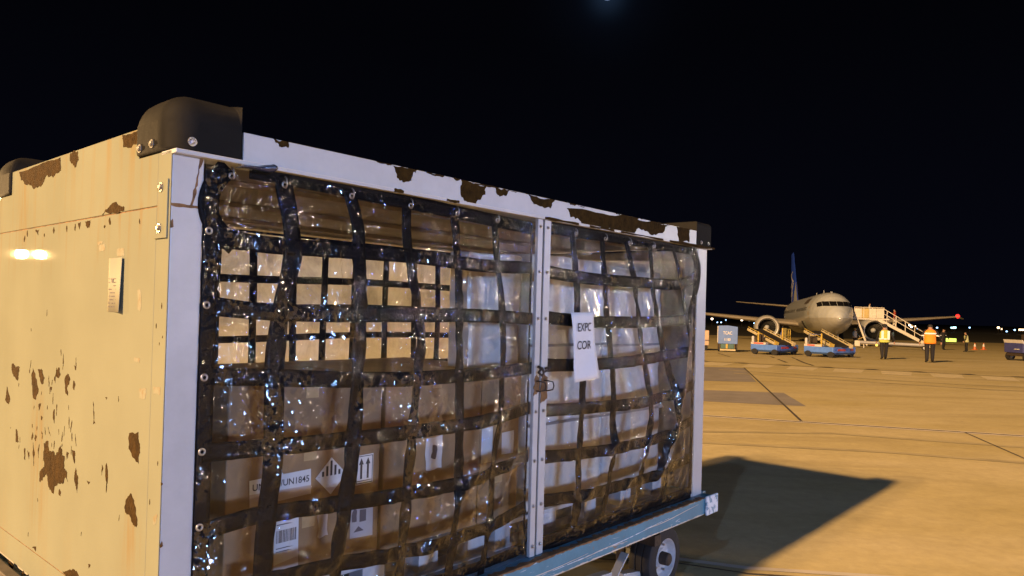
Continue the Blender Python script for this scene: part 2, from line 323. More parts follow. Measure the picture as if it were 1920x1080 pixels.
VSTRAPS={'left':[[(0.192,2.267),(0.143,2.200),(0.125,2.126),(0.152,2.058),(0.221,1.998)],[(0.397,2.270),(0.436,2.098),(0.440,1.982),(0.401,1.826),(0.379,1.673),(0.374,1.559),(0.378,1.256),(0.360,0.996),(0.358,0.827)],[(0.691,2.271),(0.730,2.108),(0.726,2.003),(0.728,1.753),(0.717,1.544),(0.703,1.235),(0.677,0.930),(0.666,0.688)],[(0.993,2.265),(0.978,2.112),(0.997,1.934),(1.044,1.711),(1.030,1.531),(1.006,1.308),(0.994,1.087),(0.996,0.643)],[(1.269,2.259),(1.289,1.998),(1.282,1.758),(1.285,1.519),(1.294,1.113),(1.286,0.805),(1.289,0.567)],[(1.541,2.262),(1.557,2.066),(1.596,1.761),(1.591,1.506),(1.557,1.128),(1.527,0.756),(1.508,0.510)]],
'right':[[(2.176,2.256),(2.202,1.998),(2.213,1.767),(2.268,1.418),(2.256,1.011),(2.246,0.579)],[(2.461,2.240),(2.461,2.012),(2.483,1.770),(2.533,1.403),(2.564,0.971),(2.526,0.580)],[(2.717,2.242),(2.769,2.029),(2.821,1.709),(2.895,1.448),(2.953,1.183),(2.886,0.865),(2.827,0.552)],[(2.997,2.253),(3.004,1.975),(3.053,1.776),(3.168,1.504),(3.248,1.295),(3.232,0.919),(3.200,0.582)],[(3.284,2.265),(3.381,2.061),(3.455,1.780),(3.497,1.565)],[(3.568,2.260),(3.661,2.150),(3.637,2.002),(3.478,1.780)]]}
HSTRAPS={'left':[[(0.271,2.269),(0.653,2.261),(1.164,2.246),(1.820,2.225)],[(0.115,2.046),(0.280,2.016),(0.565,2.017),(0.988,2.023),(1.447,2.013),(1.842,2.028)],[(0.123,1.796),(0.308,1.780),(0.573,1.775),(0.997,1.778),(1.456,1.780),(1.853,1.769)],[(0.131,1.561),(0.358,1.547),(0.837,1.518),(1.292,1.512),(1.863,1.521)],[(0.131,1.306),(0.304,1.303),(0.590,1.299),(1.016,1.294),(1.404,1.294),(1.851,1.320)],[(0.136,1.042),(0.312,1.065),(0.599,1.057),(1.025,1.038),(1.415,1.036),(1.848,1.078)],[(0.280,0.829),(0.608,0.820),(1.035,0.790),(1.497,0.787),(1.842,0.825)]],
'right':[[(1.942,2.246),(2.407,2.250),(2.997,2.257),(3.568,2.260)],[(1.939,2.017),(2.313,1.998),(2.881,2.002),(3.355,2.014),(3.641,2.082)],[(1.949,1.779),(2.376,1.760),(3.021,1.766),(3.554,1.788)],[(1.960,1.531),(2.387,1.524),(2.904,1.539),(3.451,1.573)],[(1.961,1.297),(2.345,1.286),(2.916,1.284),(3.632,1.336)],[(1.962,1.055),(2.357,1.037),(2.928,1.038),(3.629,1.095)],[(1.963,0.830),(2.367,0.805),(2.939,0.808),(3.626,0.844)],[(1.964,0.606),(2.377,0.581),(2.950,0.577),(3.631,0.596)]]}
PAPER=[(2.141,1.802),(2.354,1.807),(2.394,1.447),(2.178,1.432)]
# ================================================================ SETTING
def pave():
    m = bpy.data.materials.new('apron_concrete'); m.use_nodes = True; nt = m.node_tree; b = nt.nodes['Principled BSDF']; N = nt.nodes.new; K = nt.links.new
    tc = N('ShaderNodeTexCoord')
    def nz(sc, det=6, st=(1, 1, 1), rg=.6, dist=0):
        mp = N('ShaderNodeMapping'); mp.inputs['Scale'].default_value = st; mp.inputs['Rotation'].default_value = (0, 0, R(-16)); K(tc.outputs['Object'], mp.inputs[0])
        n = N('ShaderNodeTexNoise'); n.inputs['Scale'].default_value = sc; n.inputs['Detail'].default_value = det; n.inputs['Roughness'].default_value = rg; n.inputs['Distortion'].default_value = dist; K(mp.outputs[0], n.inputs['Vector']); return n.outputs[0]
    def ramp(v, p0, c0, p1, c1):
        r = N('ShaderNodeValToRGB'); K(v, r.inputs[0]); e = r.color_ramp.elements; e[0].position = p0; e[1].position = p1; e[0].color = (*c0, 1); e[1].color = (*c1, 1); return r.outputs[0]
    def mix(a, b_, f, bt='MULTIPLY'):
        n = N('ShaderNodeMix'); n.data_type = 'RGBA'; n.blend_type = bt; n.inputs[0].default_value = f; K(a, n.inputs[6]); K(b_, n.inputs[7]); return n.outputs[2]
    c = ramp(nz(.22, 5, (1, 2.6, 1)), .28, (.35, .29, .13), .72, (.44, .375, .22))
    c = mix(c, ramp(nz(1.1, 7, (1, 1.8, 1), .7, .6), .30, (.86, .85, .82), .66, (1.05, 1.04, 1.03)), 1)
    c = mix(c, ramp(nz(9, 8, (1, 1, 1), .75), .32, (.84, .83, .82), .62, (1.05, 1.05, 1.05)), .8)
    c = mix(c, ramp(nz(2.4, 3, (1, 1, 1), .4, .2), .20, (.25, .24, .23), .245, (1, 1, 1)), .6)
    c = mix(c, ramp(nz(5.5, 2, (1, 1.6, 1), .4, .3), .165, (.10, .09, .08), .185, (1, 1, 1)), .9)
    c = mix(c, ramp(nz(.16, 4, (.35, 3.2, 1), .6, 1.2), .40, (.80, .79, .78), .47, (1, 1, 1)), .55)
    K(c, b.inputs['Base Color']); b.inputs['Roughness'].default_value = .75; b.inputs['Specular IOR Level'].default_value = .3
    bp = N('ShaderNodeBump'); bp.inputs['Strength'].default_value = .35; bp.inputs['Distance'].default_value = .01; K(nz(60, 6), bp.inputs['Height']); K(bp.outputs[0], b.inputs['Normal'])
    return m
pave_m = pave()
def sheet(name, poly_rows, m, dz=0):
    mb = MB(); 
    for i, (y, x0, x1) in enumerate(poly_rows): mb.v += [(x0, y, gz(0, y)+dz), (x1, y, gz(0, y)+dz)]
    for i in range(len(poly_rows)-1): mb.f.append((2*i, 2*i+1, 2*i+3, 2*i+2)); mb.m.append(0)
    return mb.build(name, m, fix=False)
apron = sheet('apron', [(-160, -200, 260), (34, -200, 260), (112, -200, 260)], pave_m); tag(apron, kind='structure')
grass_m = mat('dark_grass', (.012, .011, .006), .95, var=.5, scale=.4, bump=0)
tag(sheet('grass_field', [(-3000, -3000, -200), (112, -3000, -200)], grass_m), kind='structure')
gf = sheet('grass_field', [(112, -3000, 3000), (140, -3000, 3000), (3500, -3000, 3000)], grass_m, 0); tag(gf, kind='structure')
joint_m = mat('joint_sealant', (.055, .042, .028), .8, var=.4, scale=9)
edge_m = mat('joint_pale_edge', (.62, .55, .45), .7, var=.25, scale=5)
patch_m = mat('grey_repair_patch', (.20, .18, .165), .8, var=.25, scale=1.2, bump=.2)
lane_m = mat('worn_lane_paint', (.50, .425, .26), .7, var=.3, scale=3)
def strip(name, pts, wd, m, dz):
    mb = MB(); P = [Vector((*p, 0)) for p in pts]
    q = []
    for i in range(len(P)-1):      # subdivide so that it follows the slope
        n = max(1, int((P[i+1]-P[i]).length/4)); q += [P[i].lerp(P[i+1], k/n) for k in range(n)]
    q.append(P[-1]); random.seed(len(q))
    for i, p in enumerate(q):
        d = (q[min(i+1, len(q)-1)]-q[max(i-1, 0)]).normalized(); s = Vector((-d.y, d.x, 0))*wd*.5
        for sg in (1, -1): a = p+s*sg; mb.v.append((a.x, a.y, gz(a.x, a.y)+dz))
    for i in range(len(q)-1): mb.f.append((2*i, 2*i+1, 2*i+3, 2*i+2)); mb.m.append(0)
    o = mb.build(name, m, apron, fix=False); return o
def flat(name, poly, m, dz):
    mb = MB(); mb.add([(x, y, gz(x, y)+dz) for x, y in poly], [tuple(range(len(poly)))]); return mb.build(name, m, apron, fix=True)
# the long joint with its two pale edges, other joints, repair patches
L1 = Vector((4.0, 13.42)); L2 = Vector((8.784, 12.013)); dl = (L2-L1).normalized(); nl = Vector((-dl.y, dl.x))
A = L1 - dl*30; B = L2 + dl*40
strip('joint_edge', [A+nl*.075, B+nl*.075], .075, edge_m, .004); strip('joint_edge', [A-nl*.075, B-nl*.075], .075, edge_m, .004)
strip('joint', [A, B], .055, joint_m, .008)
strip('joint', [(9.283, 26.725), (5.573, 13.056)], .05, joint_m, .012)
strip('joint', [(7.937, 12.188), (7.30, 9.98), (5.9, 5.2), (4.5, .4)], .022, joint_m, .010)
strip('joint', [(-4.0, 5.75), (1.406, 5.348), (1.86, 5.17), (6.5, 4.65), (14, 3.8)], .022, joint_m, .010)
strip('joint', [(.2, 5.66), (1.4, 5.47), (1.9, 5.30), (6.5, 4.78), (14, 3.93)], .07, mat('joint_stain', (.40, .36, .30), .7, scale=4), .005)
strip('joint', [(13.705, 35.748), (12.478, 30.779)], .10, joint_m, .010); strip('joint', [(14.6, 35.4), (13.3, 31.0), (12.9, 29.2)], .10, joint_m, .010)
strip('joint', [(11.9, 38.2), (11.2, 34.2)], .06, joint_m, .010)
strip('joint', [(-20, 39.0), (8.88, 29.99), (18.78, 25.74), (45, 14.5)], .10, joint_m, .011)
tm = mat('tyre_mark', (.335, .28, .15), .75, var=.3, scale=1.5)
for off in (0, 1.55):
    strip('tyre_mark', [(2.8, 10.6+off*.6), (5.5, 10.2+off), (9, 9.0+off), (12.5, 7.2+off), (17, 4.0+off)], .17, tm, .0055)
    strip('tyre_mark', [(8, 24+off), (14, 20.5+off), (21, 19+off), (30, 19.5+off)], .22, tm, .0055)
flat('repair_patch', [(2.5, 26.76), (9.283, 26.725), (7.62, 20.9), (1.5, 20.7)], patch_m, .004)
flat('repair_patch', [(1.5, 18.45), (7.25, 18.03), (6.65, 15.34), (.5, 16.6)], patch_m, .004)
ld = (Vector((18.78, 25.74))-Vector((8.88, 29.99))).normalized(); ln = Vector((ld.y, -ld.x))
for k in range(22):       # worn dashes of the lane line and the dark scars above them
    a = Vector((8.88, 29.99)) + ld*(-3+1.55*k) + ln*.32
    c_ = [a, a+ld*1.0, a+ld*.75+ln*2.0, a-ld*.15+ln*2.0]
    flat('lane_dash', [(p.x, p.y) for p in c_], lane_m, .004)
    a = a - ln*.42 + ld*1.2
    flat('scar', [(p.x, p.y) for p in (a-ld*.25+ln*.02, a+ld*.15-ln*.2, a+ld*.35+ln*.05, a+ld*.1+ln*.2)], joint_m, .016)

# ================================================================ CARGO CART
cart = empty('cargo_cart', O, CART_ROT, 'large white roofed cargo cart with rust patches and clear strapped plastic curtain', 'cargo cart')
L, W, ZT, ZF = 3.797, 1.934, 2.290, 2.394
def ragged(poly, amp=.004, n=3, seed=0, vert=1.4):
    rnd = random.Random(seed); P = [Vector(p) for p in poly]; c = sum(P, Vector((0, 0)))/len(P)
    size = max((p-c).length for p in P); amp = min(amp, size*.16)
    for it in range(n):
        Q = []
        for i in range(len(P)):
            a = P[i]; b = P[(i+1) % len(P)]; Q.append(a)
            if (b-a).length > .004:
                m = (a+b)/2; d = (b-a); k = min(amp, d.length*.22); nn = Vector((-d.y, d.x)).normalized()
                Q.append(m + nn*rnd.uniform(-k, k) + Vector((0, rnd.uniform(-k, k)*.3*vert)))
        P = Q; amp *= .7
    return [(p.x, p.y) for p in P]
# end panel: four painted plates over a rusty backing sheet, gaps read as seams
fe = lambda v, z, t: (t, v, z)
mb = MB(); mb.prism([(.002, .61), (W-.002, .61), (W-.002, ZT-.002), (W-.252, ZT-.002), (W-.252, ZF-.003), (.252, ZF-.003), (.252, ZT-.002), (.002, ZT-.002)], fe, .003, .02); mb.build('end_backing', rustline, cart)
g = .0022
def plate(name, poly, m=panel_m): MB().prism(poly, fe, 0, .0035).build(name, m, cart, bevel=.0012, seg=1)
plate('end_plate', [(.095, 2.115+g), (W-.08, 2.115+g), (W-.08, ZT), (W-.25, ZT), (W-.25, ZF+.004), (.25, ZF), (.25, ZT), (.095, ZT)])
plate('end_plate', [(.095+g*.4, .721+g), (W-.08, .721+g), (W-.08, 2.115-g), (.095+g*.4, 2.115-g)])
plate('end_plate', [(0, .721+g), (.095-g*.4, .721+g), (.095-g*.4, ZT), (0, ZT)])
plate('end_plate', [(W-.08+g, .721+g), (W, .721+g), (W, ZT), (W-.08+g, ZT)])
plate('end_plate', [(0, .61), (W, .61), (W, .721-g), (0, .721-g)])
for i, p in enumerate(PANEL_RUST):
    if sum(q[1] for q in p)/len(p) > 2.25: p = [(a, min(b, ZF-.001)) for a, b in p]
    MB().prism(ragged(p, .008 if i != 7 else .012, 3, i), fe, -.0009, .001).build('rust_patch', rust, cart)
rnd = random.Random(11)
def scatter(n, v0, v1, z0, z1, l0, l1, w0, w1):
    for k in range(n):
        v = rnd.uniform(v0, v1); z = rnd.uniform(z0, z1); l = rnd.uniform(l0, l1); wd = rnd.uniform(w0, w1); s = rnd.uniform(-.15, .15)*l
        MB().prism(ragged([(v-wd, z), (v-wd*.2+s, z+l/2), (v+wd*.2+s, z+l*.45), (v+wd, z), (v+wd*.3-s, z-l/2), (v-wd*.3-s, z-l/2)], .004, 2, k+99), fe, -.0009, .001).build('rust_patch', rust, cart)
scatter(34, .75, 1.35, 1.18, 1.56, .012, .05, .0015, .004); scatter(16, .3, 1.6, .75, 1.75, .006, .03, .001, .003); scatter(10, .2, 1.6, 2.07, 2.10, .01, .03, .004, .012)
scatter(6, .02, .09, .8, 1.9, .008, .02, .001, .003)
stick = mat('old_adhesive', (.145, .12, .07), .8, var=.5, scale=40, thr=(.45, .6), col2=(.19, .19, .14))
for i, p in enumerate(STICKERS): MB().prism(ragged(p, .004, 2, i+5), fe, -.0006, .001).build('sticker_remnant', stick, cart)
# curled delivery note taped to the panel
paper = mat('paper', (.235, .235, .19), .8, var=.06, scale=8)
paperw = mat('white_paper', (.62, .63, .66), .75, var=.05, scale=12, bump=.1, bscale=14)
ink = mat('ink', (.02, .02, .03), .7); inkb = mat('faded_ink', (.10, .085, .10), .8)
mb = MB(); nn = 9
for i in range(nn+1):
    t = i/nn; v = .478 - .135*t; x = -.0015 - (.018*max(0, t-.45)**1.5)
    zt_ = 1.955; zb = 1.762
    mb.v += [(x, v, zt_ - .0), (x - .012*(t > .5)*(t-.5), v, zb)]
for i in range(nn): mb.f.append((2*i, 2*i+1, 2*i+3, 2*i+2)); mb.m.append(0)
note = mb.build('delivery_note', paper, cart, smooth=True)
sol = note.modifiers.new('s', 'SOLIDIFY'); sol.thickness = .0006
mb = MB(); rnd2 = random.Random(3)
for r_ in range(9):
    z = 1.882 - r_*.0125; v = .472
    while v > .405:
        wd = rnd2.uniform(.003, .011)
        if rnd2.random() < .6: mb.box(-.0026, -.0022, v-wd, v, z-.0028, z)
        v -= wd+.003
mb.box(-.0027, -.0021, .43, .446, 1.868, 1.879); mb.build('note_print', inkb, note)
# hinge plate with two bolts on the near corner
MB().prism([(.008, 2.008), (.098, 2.008), (.098, 2.022), (.026, 2.022), (.026, 2.198), (.008, 2.198)], fe, -.006, -.0005).build('hinge_plate', panel_m, cart, bevel=.001)
def bolt(loc, ax, r=.012, parent=cart):
    mb = MB(); ax = Vector(ax); mb.lathe([(0, 0), (0, r*1.25), (.003, r*1.25), (.003, r*.8)], loc, ax, 16); mb.lathe([(.003, r*.8), (.008, r*.8), (.0095, r*.5), (.0095, 0)], loc, ax, 6); return mb.build('bolt', steel, parent)
for v, z in ((.068, 2.176), (.074, 2.043)): bolt((0, v, z), (-1, 0, 0), .013)
# posts
MB().box(.004, .11, .001, .06, .56, ZT-.012).build('corner_post', white, cart, bevel=.003)
MB().box(L-.135, L, .0, .07, .56, ZT-.012).build('corner_post', white, cart, bevel=.003)
MB().box(L-.150, L-.137, .004, .09, .56, ZT-.014).build('curtain_track', white, cart)
MB().box(.004, .10, W-.06, W, .56, ZT-.012).build('corner_post', white, cart, bevel=.003)
MB().box(L-.10, L, W-.06, W, .56, ZT-.012).build('corner_post', white, cart, bevel=.003)
fl = lambda u, z, t: (u, t, z)
MB().prism(ragged([(.004, 2.112), (.11, 2.112), (.11, 2.120), (.004, 2.120)], .003, 3, 1), fl, .0, .0022).build('rust_line', rustline, cart)
MB().prism(ragged([(.098, 2.285), (.106, 2.285), (.090, 2.20), (.074, 2.12), (.066, 2.12), (.084, 2.20)], .006, 3, 2), fl, .0, .0022).build('rust_crack', rustline, cart)
for z, h in ((2.04, .03), (.86, .012), (1.02, .02)): MB().prism(ragged([(.003, z), (.014, z+.004), (.010, z+h)], .003, 2, 4), fl, .0, .0022).build('rust_crack', rustline, cart)
# far end panel
MB().box(L-.02, L-.003, .072, W-.062, .58, ZT-.012).build('far_end_panel', white, cart)
MB().box(.021, .024, .062, W-.062, .58, ZT-.02).build('inner_lining', mat('inner_white', (.40, .38, .34), .6, scale=3), cart)
# lip, fascia, inner header
MB().box(.0, L+.02, -.030, .075, ZT-.012, ZT+.003).build('roof_lip', white, cart, bevel=.003)
MB().box(.245, L-.175, -.004, .006, ZT+.0035, ZF).build('fascia', white, cart, bevel=.0015)
MB().box(.245, L-.175, W-.006, W+.004, ZT+.003, ZF).build('fascia', white, cart)
MB().box(L-.007, L+.003, .25, W-.25, ZT+.003, ZF).build('fascia', white, cart)
MB().box(0, L, W-.075, W+.03, ZT-.012, ZT+.003).build('roof_lip', white, cart)
for i, p in enumerate(FASCIA_RUST):
    q = [(a, min(max(b, ZT+.004), ZF-.0005)) for a, b in p]
    # snap the points near the rim onto the rim so that bare metal reaches the edge
    q = [(a, ZF-.0005 if b > ZF-.018 else b) for a, b in q]
    r_ = [(a, min(b, ZF-.0003)) for a, b in ragged(q, .012, 3, i+40)]
    MB().prism(r_, fl, -.0052, -.003).build('rust_patch', rust, cart)
# rim rust and lip rust
for k in range(22):
    u = rnd.uniform(.5, 3.55); l = rnd.uniform(.02, .12); MB().prism(ragged([(u, ZF-.0004), (u+l, ZF-.0004), (u+l*.8, ZF-rnd.uniform(.004, .010)), (u+l*.2, ZF-rnd.uniform(.003, .008))], .003, 2, k), fl, -.005, -.003).build('rust_patch', rust, cart)
for u, l in ((1.9, .3), (2.3, .25), (2.62, .5), (3.2, .55), (1.2, .08), (.9, .05)):
    MB().prism(ragged([(u, ZT-.011), (u+l, ZT-.011), (u+l, ZT+.001), (u, ZT+.001)], .004, 3, int(u*9)), fl, -.0312, -.029).build('rust_patch', rust, cart)
rw = mat('roof_sheet', (.36, .32, .26), .7, var=.35, scale=3, bump=.1)
MB().box(.02, L-.02, .02, W-.02, ZT+.004, ZT+.012).build('roof_sheet', rw, cart)
for v in (.40, .98, 1.55): MB().box(.03, L-.03, v-.02, v+.02, ZT-.020, ZT+.003).build('roof_rib', rw, cart, bevel=.003)
# rubber corner bumpers with bolts
def bumper(cx_, cy_, sx, sy, h=.165, ext=0):
    mb = MB(); x0, x1 = sorted((cx_, cx_+sx)); y0, y1 = sorted((cy_, cy_+sy)); mb.box(x0, x1, y0, y1, ZT+.004, ZT+h)
    o = mb.build('corner_bumper', blackrub, cart, smooth='auto'); me = o.data; at = me.attributes.new('bevel_weight_edge', 'FLOAT', 'EDGE')
    for ed in me.edges:
        a, b = [me.vertices[i].co for i in ed.vertices]; top = min(a.z, b.z) > ZT+.05; outx = abs(a.x-cx_) < .001 and abs(b.x-cx_) < .001; outy = abs(a.y-cy_) < .001 and abs(b.y-cy_) < .001
        at.data[ed.index].value = 1.0 if (top and (outx or outy)) or (outx and outy and not top and abs(a.z-b.z) > .05) else .12
    for ed in me.edges:
        a, b = [me.vertices[i].co for i in ed.vertices]
        if min(a.z, b.z) > ZT+.05 and abs(a.y-cy_-sy) < .001 and abs(b.y-cy_-sy) < .001 and h > .19: at.data[ed.index].value = 1.0
    bv = o.modifiers.new('bevel', 'BEVEL'); bv.width = .095 if h > .19 else .028; bv.segments = 8; bv.limit_method = 'WEIGHT'
    return o
b1_ = bumper(-.012, -.012, .25, .262, .20)
for v, z in ((.215, 2.318), (.12, 2.322)): bolt((-.012, v, z), (-1, 0, 0), .012, b1_)
bolt((.06, -.012, 2.325), (0, -1, 0), .012, b1_)
b2_ = bumper(-.012, W+.012, .25, -.262, .20)
b3_ = bumper(L+.065, -.006, -.235, .26, .172)
for u in (3.69, 3.80): bolt((u, -.006, ZT+.03), (0, -1, 0), .010, b3_)
b4_ = bumper(L+.04, W+.012, -.25, -.262, .20)
MB().box(L-.16, L+.05, -.034, .25, ZT-.008, ZT+.003).build('bumper_plate', rust, cart, bevel=.002)
# deck and rails
blue = mat('worn_blue_paint', (.085, .19, .30), .45, var=.3, scale=14, bump=.1)
def worn_blue():
    m = mat('scuffed_blue_rail', (.055, .20, .30), .4, var=.25, scale=5, bump=.08)
    nt = m.node_tree; N = nt.nodes.new; K = nt.links.new; b = nt.nodes['Principled BSDF']; base = b.inputs['Base Color'].links[0].from_socket
    tc = N('ShaderNodeTexCoord')
    def lay(base, scale, st, lo, hi, col):
        mp = N('ShaderNodeMapping'); mp.inputs['Scale'].default_value = st; K(tc.outputs['Object'], mp.inputs[0])
        n = N('ShaderNodeTexNoise'); n.inputs['Scale'].default_value = scale; n.inputs['Detail'].default_value = 6; n.inputs['Distortion'].default_value = 1.2; K(mp.outputs[0], n.inputs['Vector'])
        r = N('ShaderNodeMapRange'); r.inputs[1].default_value = lo; r.inputs[2].default_value = hi; K(n.outputs[0], r.inputs[0])
        x = N('ShaderNodeMix'); x.data_type = 'RGBA'; K(r.outputs[0], x.inputs[0]); K(base, x.inputs[6]); x.inputs[7].default_value = (*col, 1); return x.outputs[2]
    c = lay(base, 7, (.5, 1, 5), .655, .69, (.42, .50, .58)); c = lay(c, 22, (.35, 1, 3), .67, .70, (.40, .48, .56)); c = lay(c, 9, (1, 1, 1), .66, .70, (.20, .13, .07))
    K(c, b.inputs['Base Color']); return m
rail_m = worn_blue()
MB().box(-.02, L+.02, .0, W, .50, .565).build('deck', blue, cart)
MB().box(-.04, L+.03, -.075, -.002, .455, .565).build('side_rail', rail_m, cart, bevel=.006)
MB().box(-.04, L+.03, W+.002, W+.075, .455, .565).build('side_rail', rail_m, cart)
MB().box(-.07, -.022, -.0, W, .47, .606).build('end_rail', mat('grimy_rail', (.07, .058, .045), .7, var=.4, scale=9), cart, bevel=.004)
MB().box(L+.0215, L+.07, .0, W, .46, .575).build('end_rail', rail_m, cart, bevel=.004)
chal = mat('scraped_white', (.50, .55, .60), .5, var=.5, scale=22, col2=(.14, .26, .36), thr=(.42, .5))
MB().box(L-.10, L+.075, -.092, -.0755, .445, .575).build('rail_end_block', chal, cart, bevel=.006)
mb = MB(); u = -.04; rr = random.Random(5); pts = []; bot = []     # bare rusty strip along the rail's upper edge
while u < L-.1:
    pts.append((u, .5656+.0)); bot.append((u, .5656-rr.uniform(.004, .016)*(1.2-.7*(u/L)))); u += rr.uniform(.008, .03)
mb.prism(pts+bot[::-1], fl, -.0762, -.074); mb.build('rust_edge', rustline, cart)
pts = []; bot = []; u = -.04
while u < L-.1:
    pts.append((u, .4545)); bot.append((u, .4545+rr.uniform(.002, .010))); u += rr.uniform(.008, .03)
MB().prism(pts+bot[::-1], fl, -.0762, -.074).build('rust_edge', edge_m, cart)
pts = []; bot = []; u = -.04
while u < L-.1:
    pts.append((u, -.0735)); bot.append((u, -.0735+rr.uniform(.02, .055))); u += rr.uniform(.01, .04)
MB().prism(pts+bot[::-1], lambda a, b, t: (a, b, t), .5650, .5665).build('rust_edge', rustline, cart)
# thin scratches of pale paint running along the rail
for k, (ua, za, ub, zb) in enumerate(((.3, .49, 1.5, .515), (1.2, .482, 2.3, .505), (1.9, .478, 3.2, .520), (2.9, .51, 3.6, .53), (.9, .53, 1.4, .505), (2.2, .49, 2.7, .485))):
    nseg = 14; top = []; bo = []
    for i in range(nseg+1):
        t = i/nseg; u_ = ua+(ub-ua)*t; z_ = za+(zb-za)*t+.006*math.sin(t*5+k)+rr.uniform(-.001, .001); h_ = .0016*math.sin(math.pi*t)+.0006
        top.append((u_, z_+h_)); bo.append((u_, z_-h_))
    MB().prism(top+bo[::-1], fl, -.0764, -.074).build('scratch', edge_m if k % 2 else chal, cart)
# ---- under-carriage: wheels, axle, steering arms
tyre_m = mat('tyre_rubber', (.012, .012, .014), .8, var=.25, scale=12, bump=.2)
rimw = mat('rim_white', (.45, .46, .48), .4, var=.3, scale=16)
def wheel(u, v, sgn, r=.212, wd=.165):
    e = bpy.data.objects.new('wheel', None); COL.objects.link(e); e.parent = cart; e.location = (u, v, r)
    prof = [(-wd/2, r*.62), (-wd/2, r*.86), (-wd*.44, r*.965), (-wd*.30, r), (-wd*.17, r), (-wd*.155, r*.965), (-wd*.135, r*.965), (-wd*.12, r), (wd*.12, r), (wd*.135, r*.965), (wd*.155, r*.965), (wd*.17, r), (wd*.30, r), (wd*.44, r*.965), (wd/2, r*.86), (wd/2, r*.62)]
    MB().lathe(prof, (0, 0, 0), (0, 1, 0), 48).build('tyre', tyre_m, e, smooth='auto')
    s = sgn
    rim = MB().lathe([(s*wd*.50, r*.66), (s*wd*.47, r*.60), (s*wd*.30, r*.55), (s*wd*.22, r*.50), (s*wd*.22, r*.30), (s*wd*.30, r*.26), (s*wd*.30, 0)], (0, 0, 0), (0, 1, 0), 40).build('rim', rimw, e, smooth='auto')
    MB().lathe([(s*wd*.30, r*.20), (s*wd*.62, r*.19), (s*wd*.66, r*.15), (s*wd*.66, 0)], (0, 0, 0), (0, 1, 0), 20).build('hub', darksteel, e, smooth='auto')
    for k in range(5):
        a = k*2*math.pi/5; MB().lathe([(s*wd*.22, .008), (s*wd*.34, .008), (s*wd*.34, 0)], (math.cos(a)*r*.4, 0, math.sin(a)*r*.4), (0, 1, 0), 6).build('lug_nut', steel, e)
    return e
for u, v, s in ((3.335, .095, -1), (3.335, W-.095, 1), (.6, .095, -1), (.6, W-.085, 1)): wheel(u, v, s)
MB().box(3.30, 3.365, .17, W-.17, .165, .23).build('axle', white, cart, bevel=.005)
MB().box(.565, .63, .17, W-.17, .165, .23).build('axle', white, cart, bevel=.005)
MB().bar((2.93, .12, .165), (3.16, .12, .13), .07, .055).build('steering_arm', white, cart, bevel=.004)
MB().bar((2.79, .12, .11), (3.0, .12, .30), .012, .055, up=(0, 1, 0)).build('support_strut', white, cart, bevel=.002)
MB().bar((2.62, .14, .22), (2.84, .14, .205), .06, .03).build('steering_arm', white, cart, bevel=.004)
MB().box(2.80, 2.86, .12, .24, .03, .13).build('bracket', white, cart, bevel=.004)
for v in (.30, .98, 1.62): MB().box(.0, L, v-.035, v+.035, .40, .498).build('chassis_beam', darksteel, cart)
for u in (.6, 2.0, 3.2): MB().box(u-.04, u+.04, .0, W, .33, .398).build('cross_member', darksteel, cart)
for u in (3.18, 3.34, .5, .66):
    for v in (.26, W-.26): MB().box(u-.012, u+.012, v-.03, v+.03, .17, .34).build('axle_hanger', darksteel, cart)
# ---- centre divider: two flat profiles with bolts and latch staples
MB().box(1.858, 1.898, -.022, -.002, .567, ZT-.013).build('door_stile', white, cart, bevel=.002)
MB().box(1.916, 1.968, -.020, -.002, .567, ZT-.013).build('door_stile', white, cart, bevel=.002)
MB().box(1.8985, 1.9155, -.010, .0, .567, ZT-.013).build('stile_gap', darksteel, cart)
for z in (2.24, 2.01, 1.772, 1.30, 1.05, .823, .62):
    for u in (1.878, 1.942): bolt((u, -.021, z), (0, -1, 0), .008)
for z0, z1, u0_, u1_ in ((1.38, 1.47, 1.8585, 1.8975), (1.34, 1.47, 1.9165, 1.9675)):
    MB().prism(ragged([(u0_, z0), (u1_, z0+.02), (u1_, z1), ((u0_+u1_)/2, z1+.02), (u0_, z1-.01)], .006, 3, 3), fl, -.0232, -.0195).build('rust_patch', rustline, cart)
for u in (1.885, 1.950):
    mb = MB(); mb.tube([(u-.008, -.022, 1.455), (u-.008, -.045, 1.455), (u+.012, -.062, 1.45), (u+.016, -.066, 1.43), (u+.012, -.062, 1.41), (u-.008, -.045, 1.405), (u-.008, -.022, 1.405)], .0035, 8); mb.build('latch_staple', darksteel, cart, smooth=True)
mb = MB(); mb.tube([(1.87, -.03, 1.53), (1.885, -.05, 1.52), (1.895, -.055, 1.50), (1.885, -.05, 1.485), (1.868, -.04, 1.50), (1.875, -.05, 1.515)], .007, 8); mb.tube([(1.94, -.024, 1.515), (1.955, -.04, 1.525), (1.962, -.035, 1.51), (1.93, -.03, 1.50)], .006, 8); mb.build('latch_hook', darksteel, cart, smooth=True)
